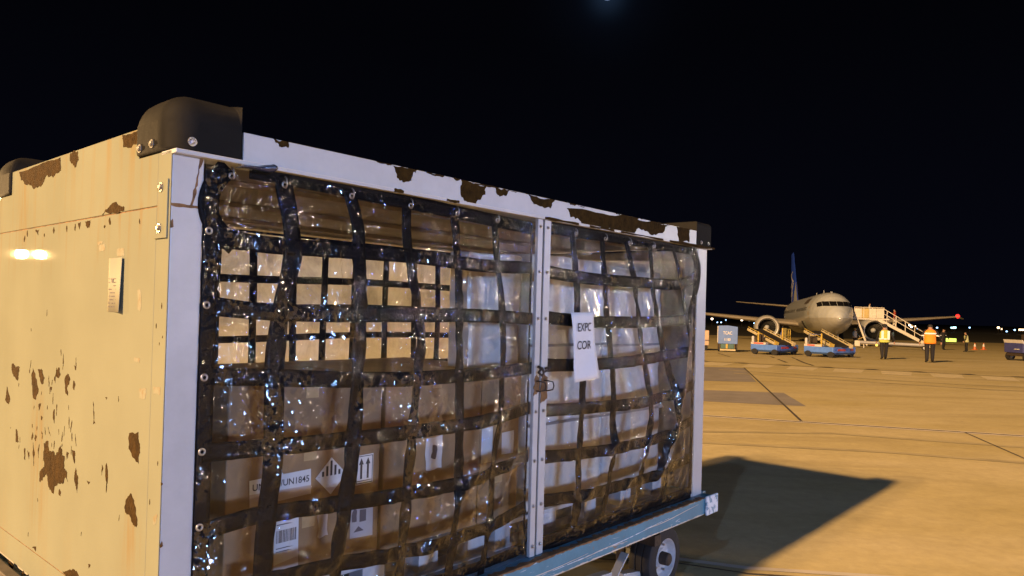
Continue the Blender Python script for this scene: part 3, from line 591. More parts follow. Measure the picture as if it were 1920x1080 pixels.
# ---- plastic curtains: clear film over a net of webbing
def fold(u, z, a, b, wdt, h):
    """sharp crease running along the segment a-b"""
    ax, az = a; bx, bz = b; dx, dz = bx-ax, bz-az; L2_ = dx*dx+dz*dz; t = max(0, min(1, ((u-ax)*dx+(z-az)*dz)/L2_))
    d = math.hypot(u-ax-t*dx, z-az-t*dz); return h*math.exp(-(d/wdt)**1.4)*math.sin(math.pi*min(1, max(0, .12+t*.8)))
FOLDS = [((3.60, 1.95), (3.05, .75), .07, -.065), ((3.45, 1.4), (2.95, .65), .03, -.035), ((1.60, 1.35), (1.02, .60), .06, -.036), ((1.52, 1.15), (1.22, .62), .035, -.018),
         ((1.72, 1.10), (1.45, .62), .02, -.025), ((.20, 2.2), (.24, 1.0), .02, -.03), ((.14, 1.9), (.30, 1.2), .02, -.02), ((.30, 2.16), (.33, 1.9), .012, -.02),
         ((.78, 1.95), (.80, 1.6), .012, -.018), ((.63, 2.13), (.60, 1.56), .013, -.030), ((.40, 2.2), (.36, 1.75), .012, -.018), ((1.25, 2.15), (1.20, 1.5), .012, -.014), ((.95, 1.5), (.90, .7), .015, -.016), ((2.5, 2.1), (2.55, 1.6), .012, -.012), ((2.7, 1.2), (2.2, .66), .03, -.025), ((3.0, 1.1), (2.6, .62), .02, -.022), ((1.70, 2.1), (1.66, 1.5), .012, -.012), ((.45, 1.15), (.42, .6), .02, -.02), ((2.05, 1.3), (2.3, .7), .02, -.015)]
def surf(u, z, u0, u1, z0=.585, z1=2.262):
    s = (u-u0)/(u1-u0); t = (z-z0)/(z1-z0); s = min(1, max(0, s)); t = min(1, max(0, t))
    e = min(1, 4.5*min(s, 1-s))*min(1, 5*min(t+.12, 1-t))
    v = -.006 - .055*math.sin(math.pi*s)*math.sin(math.pi*t)**.8
    v += e*(.018*noise.noise(Vector((u*2.2, z*1.1, 3.1))) + .011*noise.noise(Vector((u*6, z*2.6, 7.7))))
    n = noise.noise(Vector((u*11+z*3, z*5-u*2, 1.3))); v -= e*.010*(1-abs(n)*2.2)
    n = noise.noise(Vector((u*24-z*5, z*14+u*6, 5.3))); v -= e*.0042*(1-abs(n)*2)
    n = noise.noise(Vector((u*55, z*34, 2.2))); v += e*.0014*n
    for a, b, w_, h in FOLDS:
        if u0-.1 < a[0] < u1+.1: v += h*0+fold(u, z, a, b, w_, h)*e
    return min(v, -.003)
def curtain(name, u0, u1, vs, hs, fm, back=False, z0=.585, z1=2.262, step=.0125):
    mb = MB(); nu = int((u1-u0)/step); nz_ = int((z1-z0)/step)
    F = (lambda u, z: surf(u, z, u0, u1)) if not back else (lambda u, z: W + .006 + .03*math.sin(math.pi*(u-u0)/(u1-u0)) + .012*noise.noise(Vector((u*3, z*2, 9))))
    for j in range(nz_+1):
        for i in range(nu+1):
            u = u0+(u1-u0)*i/nu; z = z0+(z1-z0)*j/nz_; mb.v.append((u, F(u, z), z))
    for j in range(nz_):
        for i in range(nu):
            a = j*(nu+1)+i; mb.f.append((a, a+1, a+nu+2, a+nu+1)); mb.m.append(0)
    c = mb.build(name, fm, cart, smooth=True, fix=False)
    sgn = 1 if not back else -1
    def strap(path, wd, m=webbing, off=.0035, nm='strap'):
        P = [Vector((p[0], p[1])) for p in path]; Q = []
        for i in range(len(P)-1):        # catmull-ish smooth subdivision
            p0 = P[max(i-1, 0)]; p1 = P[i]; p2 = P[i+1]; p3 = P[min(i+2, len(P)-1)]; n = max(2, int((p2-p1).length/.018))
            for k in range(n):
                t = k/n; Q.append(.5*((2*p1)+(p2-p0)*t+(2*p0-5*p1+4*p2-p3)*t*t+(3*p1-p0-3*p2+p3)*t**3))
        Q.append(P[-1]); Q = [q for q in Q if u0-.03 <= q.x <= u1+.03 and z0-.03 <= q.y <= z1+.02]
        if len(Q) < 2: return
        mb = MB(); NW = 4
        for i, q in enumerate(Q):
            d = (Q[min(i+1, len(Q)-1)]-Q[max(i-1, 0)]).normalized(); n = Vector((-d.y, d.x)); k = wd*(1+.05*noise.noise(Vector((i*.15, path[0][0]*9, 0))))
            for j in range(NW+1):
                r_ = q+n*(j/NW-.5)*k; mb.v.append((r_.x, F(min(max(r_.x, u0), u1), min(max(r_.y, z0), z1))+off*sgn, r_.y))
        for i in range(len(Q)-1):
            for j in range(NW):
                a = i*(NW+1)+j; mb.f.append((a, a+1, a+NW+2, a+NW+1)); mb.m.append(0)
        o = mb.build(nm, m, c, smooth=True); sd = o.modifiers.new('s', 'SOLIDIFY'); sd.thickness = .0016; return o
    for p in vs: strap(*p) if isinstance(p, tuple) else strap(p, .05)
    for p in hs: strap(*p) if isinstance(p, tuple) else strap(p, .055)
    return c, strap, F
def ring(par, u, v, z, r=.013, ax=(0, -1, 0)):
    mb = MB(); pts = []; a = Vector(ax).normalized(); t = Vector((0, 0, 1)) if abs(a.z) < .9 else Vector((1, 0, 0)); b = a.cross(t).normalized(); c_ = a.cross(b); C_ = Vector((u, v, z))
    mb.lathe([(0, r*.5), (.002, r*.45), (.0035, r*.75), (.002, r), (0, r*1.02)], C_, a, 18); return mb.build('grommet', steel, par, smooth=True)
def hook(par, u, v, z):
    mb = MB(); mb.tube([(u, v, z+.03), (u, v-.012, z+.02), (u, v-.016, z), (u, v-.008, z-.012), (u, v-.002, z-.004)], .003, 6); return mb.build('hook', steel, par, smooth=True)
lv = [(p, w_) for p, w_ in zip(VSTRAPS['left'], (.070, .072, .062, .052, .052, .046))]
lh = [(p, .062) for p in HSTRAPS['left']]
cl, strapL, FL = curtain('plastic_curtain', .112, 1.853, lv, lh, film)
strapL([(.136, .59), (.136, 2.25)], .055); strapL([(1.832, .59), (1.832, 2.25)], .016); strapL([(.13, .612), (1.84, .612)], .05)
for z in (2.042, 1.796, 1.557, 1.312, 1.064, .82): ring(cl, .126, FL(.126, z)-.006, z)
for u in (.20, .403, .698, 1.002, 1.279, 1.552): ring(cl, u, FL(u, 2.235)-.006, 2.235, .012); hook(cl, u, FL(u, 2.235)-.006, 2.235)
rv = [(p, w_) for p, w_ in zip(VSTRAPS['right'], (.052, .046, .052, .060, .04, .075))]
rh = [(p, .068) for p in HSTRAPS['right']]
cr, strapR, FR = curtain('plastic_curtain', 1.976, L-.152, rv, rh, film)
strapR([(L-.18, .59), (L-.18, 2.25)], .05); strapR([(2.0, .615), (3.62, .615)], .06)
for u in (2.19, 2.477, 2.734, 3.015, 3.52): ring(cr, u, FR(u, 2.232)-.006, 2.232, .012); hook(cr, u, FR(u, 2.232)-.006, 2.232)
# turned-up flap of the left curtain at its top
mb = MB(); nn = 12
for i in range(nn+1):
    t = i/nn; u = .20+.13*t
    for j in range(5):
        s = j/4; mb.v.append((u+.01*math.sin(s*3), -.035-.03*math.sin(s*2.6)-.012*math.sin(t*7), 2.262+s*(.006+.026*t*t)*(1 if t < .9 else .9)))
for i in range(nn):
    for j in range(4): a = i*5+j; mb.f.append((a, a+1, a+6, a+5)); mb.m.append(0)
fl_ = mb.build('turned_flap', navy, cart, smooth=True, fix=False); fl_.modifiers.new('s', 'SOLIDIFY').thickness = .002
# back curtain
bvs = [([(u, .6), (u+.02*math.sin(u*5), 1.4), (u, 2.24)], .055) for u in (.35, .62, .90, 1.18, 1.42, 1.72, 1.98, 2.25, 2.52, 2.80, 3.05, 3.32, 3.55)]
bhs = [([(.1, z), (1.2, z-.02), (2.4, z+.005), (3.7, z-.01)], w_) for z, w_ in ((2.20, .07), (1.985, .05), (1.79, .065), (1.60, .045), (1.38, .06), (1.1, .06))]
cb, strapB, FB = curtain('plastic_curtain', .112, L-.112, bvs, bhs, film_back, back=True, step=.05)
cl['label'] = 'left panel of clear crinkled plastic'; cr['label'] = 'right panel of clear crinkled plastic'; cb['label'] = 'dusty back curtain lit from behind'
# ---- paper note in the right curtain
sign = empty('paper_sign', UV(2.268, -.03, 1.625), CART_ROT, 'creased white paper sign reading EXPC COR hung on the right curtain beside the centre stiles', 'paper sign')
pc = [(a-2.3, b-1.62) for a, b in PAPER]; mb = MB(); nn = 10; mm = 14
def pq(s, t):
    a, b, c_, d_ = [Vector(p) for p in pc]; q = (a.lerp(b, s)).lerp(d_.lerp(c_, s), t); u = q.x+2.3; z = q.y+1.62
    return Vector((q.x, min(FR(u, z), FR(u, z+.05), FR(u, z-.05), FR(u+.04, z), FR(u-.04, z))*0 + PV(s, t), q.y))
vtop = min(FR(2.2+.02*i, 1.78) for i in range(12)); vbot = min(FR(2.2+.02*i, 1.46) for i in range(12))
def PV(s, t): return (vtop*(1-t)+vbot*t) + .03 - .016 - .006*math.sin(3*s+5*t) + .003*noise.noise(Vector((s*5, t*5, 0)))
for j in range(mm+1):
    for i in range(nn+1): mb.v.append(pq(i/nn, j/mm))
for j in range(mm):
    for i in range(nn): a = j*(nn+1)+i; mb.f.append((a, a+1, a+nn+2, a+nn+1)); mb.m.append(0)
sh = mb.build('sheet', paperw, sign, smooth=True, fix=False); sh.modifiers.new('s', 'SOLIDIFY').thickness = .0006
def text_mesh(txt, size, m, name='lettering', clip=None, bold=0, squeeze=1):
    cu_ = bpy.data.curves.new('t', 'FONT'); cu_.body = txt; cu_.size = size; cu_.offset = bold; t = bpy.data.objects.new('t', cu_); COL.objects.link(t)
    dg = bpy.context.evaluated_depsgraph_get(); dg.update(); me = bpy.data.meshes.new_from_object(t.evaluated_get(dg)); bpy.data.objects.remove(t)
    bm = bmesh.new(); bm.from_mesh(me)
    for v in bm.verts: v.co.x *= squeeze
    if clip:
        gm_ = bmesh.ops.bisect_plane(bm, geom=bm.verts[:]+bm.edges[:]+bm.faces[:], plane_co=(clip, 0, 0), plane_no=(1, 0, 0), clear_outer=True)
    bmesh.ops.subdivide_edges(bm, edges=bm.edges, cuts=1)
    for v in bm.verts: v.co = Vector((v.co.x, 0, v.co.y))
    bm.to_mesh(me); bm.free(); me.name = name; me.materials.clear(); me.materials.append(m)
    o = bpy.data.objects.new(name, me); COL.objects.link(o); return o
def conform(o, u, z, rot=0):
    for v in o.data.vertices:
        x, y = v.co.x, v.co.z; c_, s_ = math.cos(rot), math.sin(rot); x, y = x*c_-y*s_, x*s_+y*c_
        uu = u+x; zz = z+y; s = (uu-PAPER[0][0])/(PAPER[1][0]-PAPER[0][0]); t = (PAPER[0][1]-zz)/(PAPER[0][1]-PAPER[3][1])
        v.co = Vector((uu-2.3, PV(s, t)-.0045, zz-1.62))
t1 = text_mesh('EXPC', .064, ink, clip=.137, bold=.0006, squeeze=.93); conform(t1, 2.186, 1.702, .03); t1.parent = sh
t2 = text_mesh('COR', .064, ink, clip=.133, bold=.0006, squeeze=1.02); conform(t2, 2.192, 1.606, .02); t2.parent = sh
# ================================================================ CARGO INSIDE THE CART
card = mat('brown_cardboard', (.25, .155, .082), .7, var=.22, scale=4, bump=.3, bscale=10, coat=.25)
card2 = mat('dull_cardboard', (.22, .14, .08), .8, var=.22, scale=6, bump=.15, bscale=14)
tape = mat('packing_tape', (.40, .28, .15), .3, var=.2, scale=20)
lab_m = mat('white_label', (.62, .62, .64), .6, var=.05, scale=10); labp = mat('pinkish_label', (.48, .40, .37), .6, var=.08, scale=10)
def carton(u0, u1, z0, z1, v0, v1, label, m=card, rz=0):
    e = empty('carton', UV((u0+u1)/2, v0, z0), CART_ROT+rz, label, 'carton', 'cartons stacked inside the cargo cart')
    hw = (u1-u0)/2; h = z1-z0; d = v1-v0
    MB().box(-hw, hw, 0, d, 0, h).build('box', m, e, bevel=.006)
    MB().box(-.03, .03, -.0012, .0004, h-.07, h).build('tape', tape, e)
    return e
D = {}
rows = [('left', .33, 1.06), ('middle', 1.075, 1.70), ('right', 1.71, 2.02)]
lay = [(.715, .975, 'bottom'), (.98, 1.245, 'middle'), (1.25, 1.50, 'top')]
txt = {('left', 'middle'): 'brown carton with UN1845 label, striped diamond and two-arrow label, left side of the cart', ('left', 'bottom'): 'brown carton with barcode label and torn white tape at the lower left of the cart',
       ('left', 'top'): 'plain brown carton on top of the one with the UN1845 label', ('middle', 'top'): 'plain brown carton at the top of the middle stack behind the left curtain',
       ('middle', 'middle'): 'brown carton with one crumpled white label, beside the UN1845 carton', ('middle', 'bottom'): 'unlabelled brown carton at the bottom of the middle stack behind the left curtain',
       ('right', 'top'): 'narrow plain carton behind the left of the centre stiles, directly under the grey wrapped load', ('right', 'middle'): 'narrow carton with two small white labels behind the centre stiles', ('right', 'bottom'): 'narrow unlabelled carton at the bottom behind the centre stiles'}
for rn, a, b in rows:
    for z0, z1, ln_ in lay:
        dz = random.uniform(-.008, .008); D[rn, ln_] = carton(a, b, z0, z1, .20+random.uniform(-.008, .008), 1.15, txt[rn, ln_], card if (rn, ln_) != ('left', 'top') else card2, random.uniform(-.006, .006))
def onbox(key, pts, name, m, off=.0025, par=None):
    e = D[key]; a, b = [(x[1], x[2]) for x in rows if x[0] == key[0]][0]; zb = [x[0] for x in lay if x[2] == key[1]][0]; c = (a+b)/2
    MBx = MB().prism([(p[0]-c, p[1]-zb) for p in pts], fl, -off, -off+.0008); return MBx.build(name, m, par or e)
K1 = ('left', 'middle'); K2 = ('left', 'bottom')
o1 = onbox(K1, [(.427, 1.079), (.702, 1.075), (.699, 1.141), (.425, 1.133)], 'label', lab_m); onbox(K1, [(.429, 1.031), (.703, 1.040), (.702, 1.075), (.427, 1.079)], 'label', labp)
def ontext(key, s, size, u, z, m, off=.0032, squeeze=1, par=None, bold=0):
    e = D[key]; a, b = [(x[1], x[2]) for x in rows if x[0] == key[0]][0]; zb = [x[0] for x in lay if x[2] == key[1]][0]; c = (a+b)/2
    t = text_mesh(s, size, m, squeeze=squeeze, bold=bold); t.location = (u-c, -off, z-zb); t.parent = par or e; return t
ontext(K1, 'UN1845/UN1845', .036, .437, 1.092, ink, bold=.0004, squeeze=.98)
cx_, cz_, hs_ = .800, 1.097, .077
dm = onbox(K1, [(cx_, cz_-hs_), (cx_+hs_, cz_), (cx_, cz_+hs_), (cx_-hs_, cz_)], 'label', lab_m)
for k in range(-3, 4):       # stripes of the upper half of the hazard diamond
    x = cx_+k*.0205; top = cz_+hs_-abs(k*.0205)-.010
    if top > cz_+.004: onbox(K1, [(x-.0052, cz_+.002), (x+.0052, cz_+.002), (x+.0052, top-.003), (x-.0052, top-.003)], 'stripe', ink, .0032)
for q in ((.925, .1), ): pass
al = onbox(K1, [(.928, 1.036), (1.022, 1.038), (1.022, 1.164), (.927, 1.162)], 'label', lab_m)
for a, b, c_, d_ in ((.931, 1.040, 1.019, 1.043), (.931, 1.156, 1.019, 1.159), (.931, 1.040, .934, 1.159), (1.016, 1.040, 1.019, 1.159), (.936, 1.050, 1.014, 1.053)):
    onbox(K1, [(a, b), (c_, b), (c_, d_), (a, d_)], 'label_print', ink, .0032)
for x in (.957, .993):
    onbox(K1, [(x-.0055, 1.060), (x+.0055, 1.060), (x+.0055, 1.122), (x+.013, 1.122), (x, 1.150), (x-.013, 1.122), (x-.0055, 1.122)], 'arrow', ink, .0032)
onbox(K2, [(.540, .785), (.650, .800), (.648, .955), (.538, .960)], 'label', lab_m); onbox(K2, [(.540, .750), (.652, .762), (.650, .800), (.540, .785)], 'label', labp)
u = .548; rb = random.Random(2)
while u < .638:
    w_ = rb.choice((.0012, .002, .0035)); onbox(K2, [(u, .868), (u+w_, .869), (u+w_, .918), (u, .917)], 'bar', ink, .0032); u += w_+rb.choice((.0015, .003))
for z in (.938, .845, .832): onbox(K2, [(.548, z), (.548+rb.uniform(.04, .085), z), (.60, z+.004), (.548, z+.004)], 'label_print', inkb, .0032)
onbox(K2, ragged([(.740, .855), (.793, .853), (.790, .958), (.742, .962)], .008, 2, 1), 'torn_tape', labp)
onbox(K2, [(.907, .812), (1.029, .804), (1.028, .935), (.906, .945)], 'label', mat('grey_label', (.40, .38, .40), .6))
onbox(K2, ragged([(.915, .88), (.94, .88), (.94, .93), (.925, .94), (.915, .92)], .003, 2, 1), 'label_print', inkb, .0032); onbox(K2, [(.955, .875), (.99, .875), (.99, .925), (.955, .928)], 'label_print', inkb, .0032); onbox(K2, [(.925, .835), (.98, .835), (.95, .858)], 'label_print', inkb, .0032)
onbox(('middle', 'middle'), ragged([(1.332, 1.044), (1.433, 1.045), (1.434, 1.202), (1.326, 1.195)], .006, 2, 3), 'label', lab_m)
onbox(('middle', 'middle'), ragged([(1.36, 1.10), (1.39, 1.09), (1.40, 1.15), (1.37, 1.16)], .006, 2, 8), 'label_print', inkb, .0032)
onbox(('right', 'middle'), [(1.722, 1.023), (1.806, 1.021), (1.807, 1.205), (1.724, 1.197)], 'label', lab_m); onbox(('right', 'middle'), [(1.881, 1.050), (1.975, 1.048), (1.977, 1.168), (1.880, 1.163)], 'label', lab_m)
# wrapped loads: bulging grey stretch-wrapped blocks
wrapm = mat('grey_stretch_wrap', (.60, .57, .54), .30, var=.22, scale=3, bump=.55, bscale=9, coat=.5)
wrapb = mat('grey_stretch_wrap_dull', (.50, .48, .47), .36, var=.25, scale=3, bump=.6, bscale=11, coat=.4)
def wrapped(u0, u1, z0, z1, v0, v1, label, m, seed):
    e = empty('wrapped_load', UV((u0+u1)/2, v0, z0), CART_ROT, label, 'wrapped load', 'grey wrapped loads inside the cargo cart')
    me = bpy.data.meshes.new('wrapped_box'); bm = bmesh.new(); bmesh.ops.create_cube(bm, size=1); bmesh.ops.subdivide_edges(bm, edges=bm.edges, cuts=28, use_grid_fill=True)
    for v in bm.verts:
        p = v.co.copy(); x, y, z = p.x*(u1-u0), (p.y+.5)*(v1-v0), (p.z+.5)*(z1-z0)
        q = Vector((x+seed, y, z)); n = noise.noise(q*3.2)*.014+noise.noise(q*Vector((7, 7, 16)))*.008 + (1-abs(noise.noise(Vector((q.x*9+q.z*4, q.y, q.z*9))))*2)*.005
        e_ = max(abs(p.x), abs(p.z)); k = 1-.04*max(0, (e_-.44)/.06)
        v.co = Vector((x*(1+n*.2)*1, y - n*(1.4 if p.y < 0 else 0), z + n*.4*(p.z > .45)))
        if p.y < -.49: v.co.y += .022*max(0, (e_-.44)/.06)**2
    bm.to_mesh(me); bm.free(); me.polygons.foreach_set('use_smooth', [True]*len(me.polygons)); me.materials.append(m)
    o = bpy.data.objects.new('wrapped_box', me); COL.objects.link(o); o.parent = e
    for k, z in enumerate((.33, .64)):
        h = (z1-z0)*z; MB().box(-(u1-u0)/2-.004, (u1-u0)/2+.004, -.020, -.017, h, h+.016).build('band', mat('grey_band_%d' % k if 'grey_band_%d' % k not in MATS else 'grey_band', (.16, .16, .18), .4), e) if seed > 1 else None
    return e
wrapped(1.62, 2.03, 1.515, 2.10, .22, .36, 'grey stretch-wrapped bundle on top of the narrow cartons left of the centre stiles', wrapm, 1)
wrapped(2.05, 2.78, .715, 2.12, .17, .50, 'tall grey stretch-wrapped load behind the paper sign', wrapm, 5)
wrapped(2.82, 3.52, .715, 2.10, .19, 1.1, 'tall grey stretch-wrapped load at the far end of the cart', wrapb, 9)
palm = mat('white_pallet', (.50, .52, .56), .5, var=.2, scale=7)
for k, (a, b, lb_) in enumerate(((.30, 1.72, 'long white slatted pallet under the brown cartons in the left half of the cart'), (1.80, 3.52, 'long white slatted pallet under the grey wrapped loads'))):
    e = empty('pallet', UV((a+b)/2, .16, .567), CART_ROT, lb_, 'pallet', 'pallets under the cargo'); hw = (b-a)/2
    for v in (0, .35, .7): MB().box(-hw, hw, v, v+.10, .118, .140).build('top_board', palm, e, bevel=.003)
    for v in (0, .35, .7): MB().box(-hw, hw, v, v+.10, .0, .020).build('bottom_board', palm, e)
    for i in range(5):
        x = -hw+.06+(2*hw-.12)*i/4
        for v in (0, .35, .7): MB().box(x-.06, x+.06, v+.003, v+.097, .020, .118).build('block', palm, e)
# ================================================================ AIRLINER
AX, AY = 29.09, 61.0; HEAD = R(16.5); GA = gz(0, AY)
plane = empty('airliner', (AX, AY, GA), R(90)-HEAD, 'parked cream and grey twin-engine airliner with blue tail fin, nose towards the camera', 'airplane')
plane.rotation_euler = (0, .0108, R(90)-HEAD)
def fus_mat():
    m = mat('fuselage_paint', (.47, .50, .54), .35, var=.12, scale=1.5, coat=.3)
    nt = m.node_tree; N = nt.nodes.new; K = nt.links.new; b = nt.nodes['Principled BSDF']; base = b.inputs['Base Color'].links[0].from_socket
    tc = N('ShaderNodeTexCoord'); sp = N('ShaderNodeSeparateXYZ'); K(tc.outputs['Object'], sp.inputs[0])
    def mr(v, a, b_):
        n = N('ShaderNodeMapRange'); K(v, n.inputs[0]); n.inputs[1].default_value = a; n.inputs[2].default_value = b_; return n.outputs[0]
    def mix(f, a, c, amt=1):
        n = N('ShaderNodeMix'); n.data_type = 'RGBA'; K(f, n.inputs[0]); K(a, n.inputs[6]); n.inputs[7].default_value = (*c, 1); return n.outputs[2]
    c = mix(mr(sp.outputs['X'], 7.4, 7.6), base, (.35, .37, .40)); c = mix(mr(sp.outputs['Z'], 2.42, 2.36), c, (.34, .34, .33))
    K(c, b.inputs['Base Color']); return m
fusm = fus_mat(); whp = mat('aircraft_white', (.50, .52, .55), .35, var=.12, scale=2, coat=.3); grp = mat('wing_grey', (.30, .27, .23), .4, var=.15, scale=1); glassd = mat('dark_glass', (.012, .012, .014), .08, var=.1, spec=.9)
ST = [(0, 2.32, .03, .03), (.12, 2.33, .26, .24), (.45, 2.36, .55, .52), (1.0, 2.42, .88, .86), (1.7, 2.48, 1.17, 1.15), (2.3, 2.54, 1.40, 1.36), (2.9, 2.64, 1.62, 1.50), (3.6, 2.72, 1.80, 1.65), (4.6, 2.76, 1.92, 1.80), (6.2, 2.78, 1.97, 1.88), (12, 2.78, 1.975, 1.88), (19, 2.78, 1.975, 1.88), (25, 2.80, 1.95, 1.88), (28, 2.95, 1.80, 1.75), (31, 3.20, 1.48, 1.42), (34, 3.50, 1.02, .98), (36.5, 3.75, .60, .55), (38.2, 3.90, .28, .22)]
def sec(x):
    for i in range(len(ST)-1):
        if ST[i][0] <= x <= ST[i+1][0]:
            t = (x-ST[i][0])/(ST[i+1][0]-ST[i][0]); return [ST[i][k]*(1-t)+ST[i+1][k]*t for k in (1, 2, 3)]
    return list(ST[-1][1:])
NP = 48; mb = MB(); xs = []
for i in range(len(ST)-1):
    n = 4 if ST[i+1][0] < 7 else 3; xs += [ST[i][0]+(ST[i+1][0]-ST[i][0])*k/n for k in range(n)]
xs.append(ST[-1][0])
for x in xs:
    zc, rz_, ry = sec(x)
    for k in range(NP): a = 2*math.pi*k/NP; mb.v.append((x, ry*math.sin(a), zc+rz_*math.cos(a)))
for i in range(len(xs)-1):
    for k in range(NP): mb.f.append((i*NP+k, i*NP+(k+1) % NP, (i+1)*NP+(k+1) % NP, (i+1)*NP+k)); mb.m.append(0)
mb.f.append(tuple(range(NP))); mb.m.append(0); mb.f.append(tuple((len(xs)-1)*NP+k for k in range(NP))); mb.m.append(0)
mb.build('fuselage', fusm, plane, smooth='auto')
def nosex(y, z):
    lo, hi = 0, 7
    for _ in range(30):
        m_ = (lo+hi)/2; zc, a, b = sec(m_)
        if (y/b)**2+((z-zc)/a)**2 > 1: lo = m_
        else: hi = m_
    return hi
def nosepatch(name, corners, m, off=.03, n=5, par=plane):
    mb = MB(); a, b, c, d = [Vector(p) for p in corners]
    for j in range(n+1):
        for i in range(n+1):
            q = a.lerp(b, i/n).lerp(d.lerp(c, i/n), j/n); mb.v.append((nosex(q.x, q.y)-off, q.x*1.004, q.y+off*.3))
    for j in range(n):
        for i in range(n): k = j*(n+1)+i; mb.f.append((k, k+1, k+n+2, k+n+1)); mb.m.append(0)
    return mb.build(name, m, par, smooth=True)
for y0, y1, dz0, dz1 in ((-1.38, -1.05, -.06, 0), (-1.03, -.55, 0, 0), (-.53, -.015, 0, 0), (.015, .53, 0, 0), (.55, 1.03, 0, 0), (1.05, 1.38, 0, -.06)):
    nosepatch('cockpit_window', [(y0, 3.40+dz0), (y1, 3.40+dz1), (y1, 3.82+dz1*2), (y0, 3.82+dz0*2)], glassd)
# side details: cabin windows, doors, cargo hold
wn = mat('cabin_window', (.03, .03, .035), .2)
def sidepatch(name, x0, x1, z0, z1, m, side, off=.012):
    mb = MB(); n = 3
    for j in range(n+1):
        z = z0+(z1-z0)*j/n
        for x in (x0, x1): zc, a, b = sec(x); y = b*math.sqrt(max(0, 1-((z-zc)/a)**2)); mb.v.append((x, side*(y+off), z))
    for j in range(n): mb.f.append((2*j, 2*j+1, 2*j+3, 2*j+2)); mb.m.append(0)
    return mb.build(name, m, plane, smooth=True)
for k in range(34):
    if k in (13, 14): continue
    sidepatch('cabin_window', 6.6+k*.62, 6.83+k*.62, 3.10, 3.42, wn, 1)
sidepatch('service_door', 4.9, 5.6, 2.35, 3.9, mat('door_outline', (.42, .38, .32), .4), 1); sidepatch('passenger_door', 4.9, 5.75, 2.35, 4.1, dark, -1)
sidepatch('hold_door', 9.4, 10.6, 1.25, 2.15, dark, 1, .01); sidepatch('title_marking', 6.9, 9.9, 3.75, 4.25, mat('title_dark', (.10, .08, .07), .4), 1, .013)
sidepatch('hold_light_strip', 8.25, 8.5, 1.0, 2.1, mat('painted_cyan_light', (.45, .75, .75), .3), 1, .03)  # bright strip painted in for the light at the open hold door
def wing(name, root, tip, th0, th1, m, le_m=None):
    """root/tip = (xLE, xTE, y, z)"""
    mb = MB(); prof = [(0, 0), (.02, .35), (.1, .75), (.3, 1), (.6, .7), (1, .04), (.6, -.3), (.3, -.45), (.1, -.4), (.02, -.2)]
    for (a, b, y, z), th in ((root, th0), (tip, th1)):
        for s, h in prof: mb.v.append((a+(b-a)*s, y, z+h*th))
    n = len(prof); mb.f = [(i, (i+1) % n, n+(i+1) % n, n+i) for i in range(n)]+[tuple(range(n)), tuple(range(n, 2*n))]; mb.m = [0]*len(mb.f)
    return mb.build(name, m, plane, smooth='auto')
for s in (1, -1):
    wing('wing', (14.0, 21.5, 1.2*s, 1.75), (17.2, 21.6, 5.2*s, 2.12), .55, .38, grp); wing('wing', (17.2, 21.6, 5.2*s, 2.12), (22.3, 23.9, 15.2*s, 3.15), .38, .12, grp)
    wing('tailplane', (33.8, 37.0, .3*s, 4.15), (37.6, 38.9, 6.9*s, 4.75), .20, .08, grp)
    ew = MB(); c = (10.9, 4.83*s, 1.42); ew.lathe([(.55, .80), (.35, .86), (.1, .92), (0, 1.0), (.05, 1.08), (.3, 1.16), (1.0, 1.22), (2.2, 1.20), (3.3, 1.0), (4.0, .82), (4.0, .6)], c, (1, 0, 0), 40)
    en = bpy.data.objects.new('engine', None); COL.objects.link(en); en.parent = plane
    ew.build('nacelle', whp, en, smooth='auto')
    MB().lathe([(-.03, .93), (-.04, 1.0), (.02, 1.075), (.14, 1.115), (.14, 1.0)], c, (1, 0, 0), 40).build('inlet_lip', mat('bare_lip' if s == 1 else 'bare_lip_', (.62, .60, .58), .3, .4), en, smooth='auto')
    MB().lathe([(.12, .925), (.9, .80), (.9, 0)], c, (1, 0, 0), 32).build('inlet_duct', dark, en, smooth='auto')
    fb = MB()
    MB().lathe([(.45, 0), (.5, .08), (.65, .18), (.85, .24), (.88, 0)], c, (1, 0, 0), 20).build('spinner', whp, en, smooth='auto')
    for k in range(24):
        a = k*2*math.pi/24; ca, sa = math.cos(a), math.sin(a); fb.add([(c[0]+.80, c[1]+ca*.24-sa*.03, c[2]+sa*.24+ca*.03), (c[0]+.86, c[1]+ca*.24+sa*.03, c[2]+sa*.24-ca*.03), (c[0]+.88, c[1]+ca*.79+sa*.09, c[2]+sa*.79-ca*.09), (c[0]+.78, c[1]+ca*.79-sa*.07, c[2]+sa*.79+ca*.07)], [(0, 1, 2, 3)])
    fb.build('fan', mat('fan_blades' if s == 1 else 'fan_blades_', (.02, .02, .02), .5, .3), en)
    MB().prism([(11.9, 2.45), (17.4, 2.2), (17.6, 1.9), (14.8, 1.9), (14.0, 2.35)], lambda a, b, t: (a, 4.83*s+t, b), -.13, .13).build('pylon', whp, plane)
    # main gear
    zl = .0; MB().tube([(19.6, 2.6*s, 1.7), (19.6, 2.85*s, .5)], .11, 10).build('gear_leg', steel, plane)
    for dy in (-.38, .38): MB().lathe([(-.17, .3), (-.17, .5), (-.1, .56), (.1, .56), (.17, .5), (.17, .3)], (19.6, 2.85*s+dy, .56), (0, 1, 0), 24).build('gear_wheel', tyre_m, plane, smooth='auto')
wm = MB().box(-.01, .01, -.01, .01, -.01, .01)
MB().tube([(4.0, 0, 1.2), (3.9, 0, .35)], .07, 10).build('nose_gear_leg', steel, plane)
for dy in (-.2, .2): MB().lathe([(-.09, .2), (-.09, .3), (-.05, .34), (.05, .34), (.09, .3), (.09, .2)], (3.9, dy, .34), (0, 1, 0), 24).build('gear_wheel', tyre_m, plane, smooth='auto')
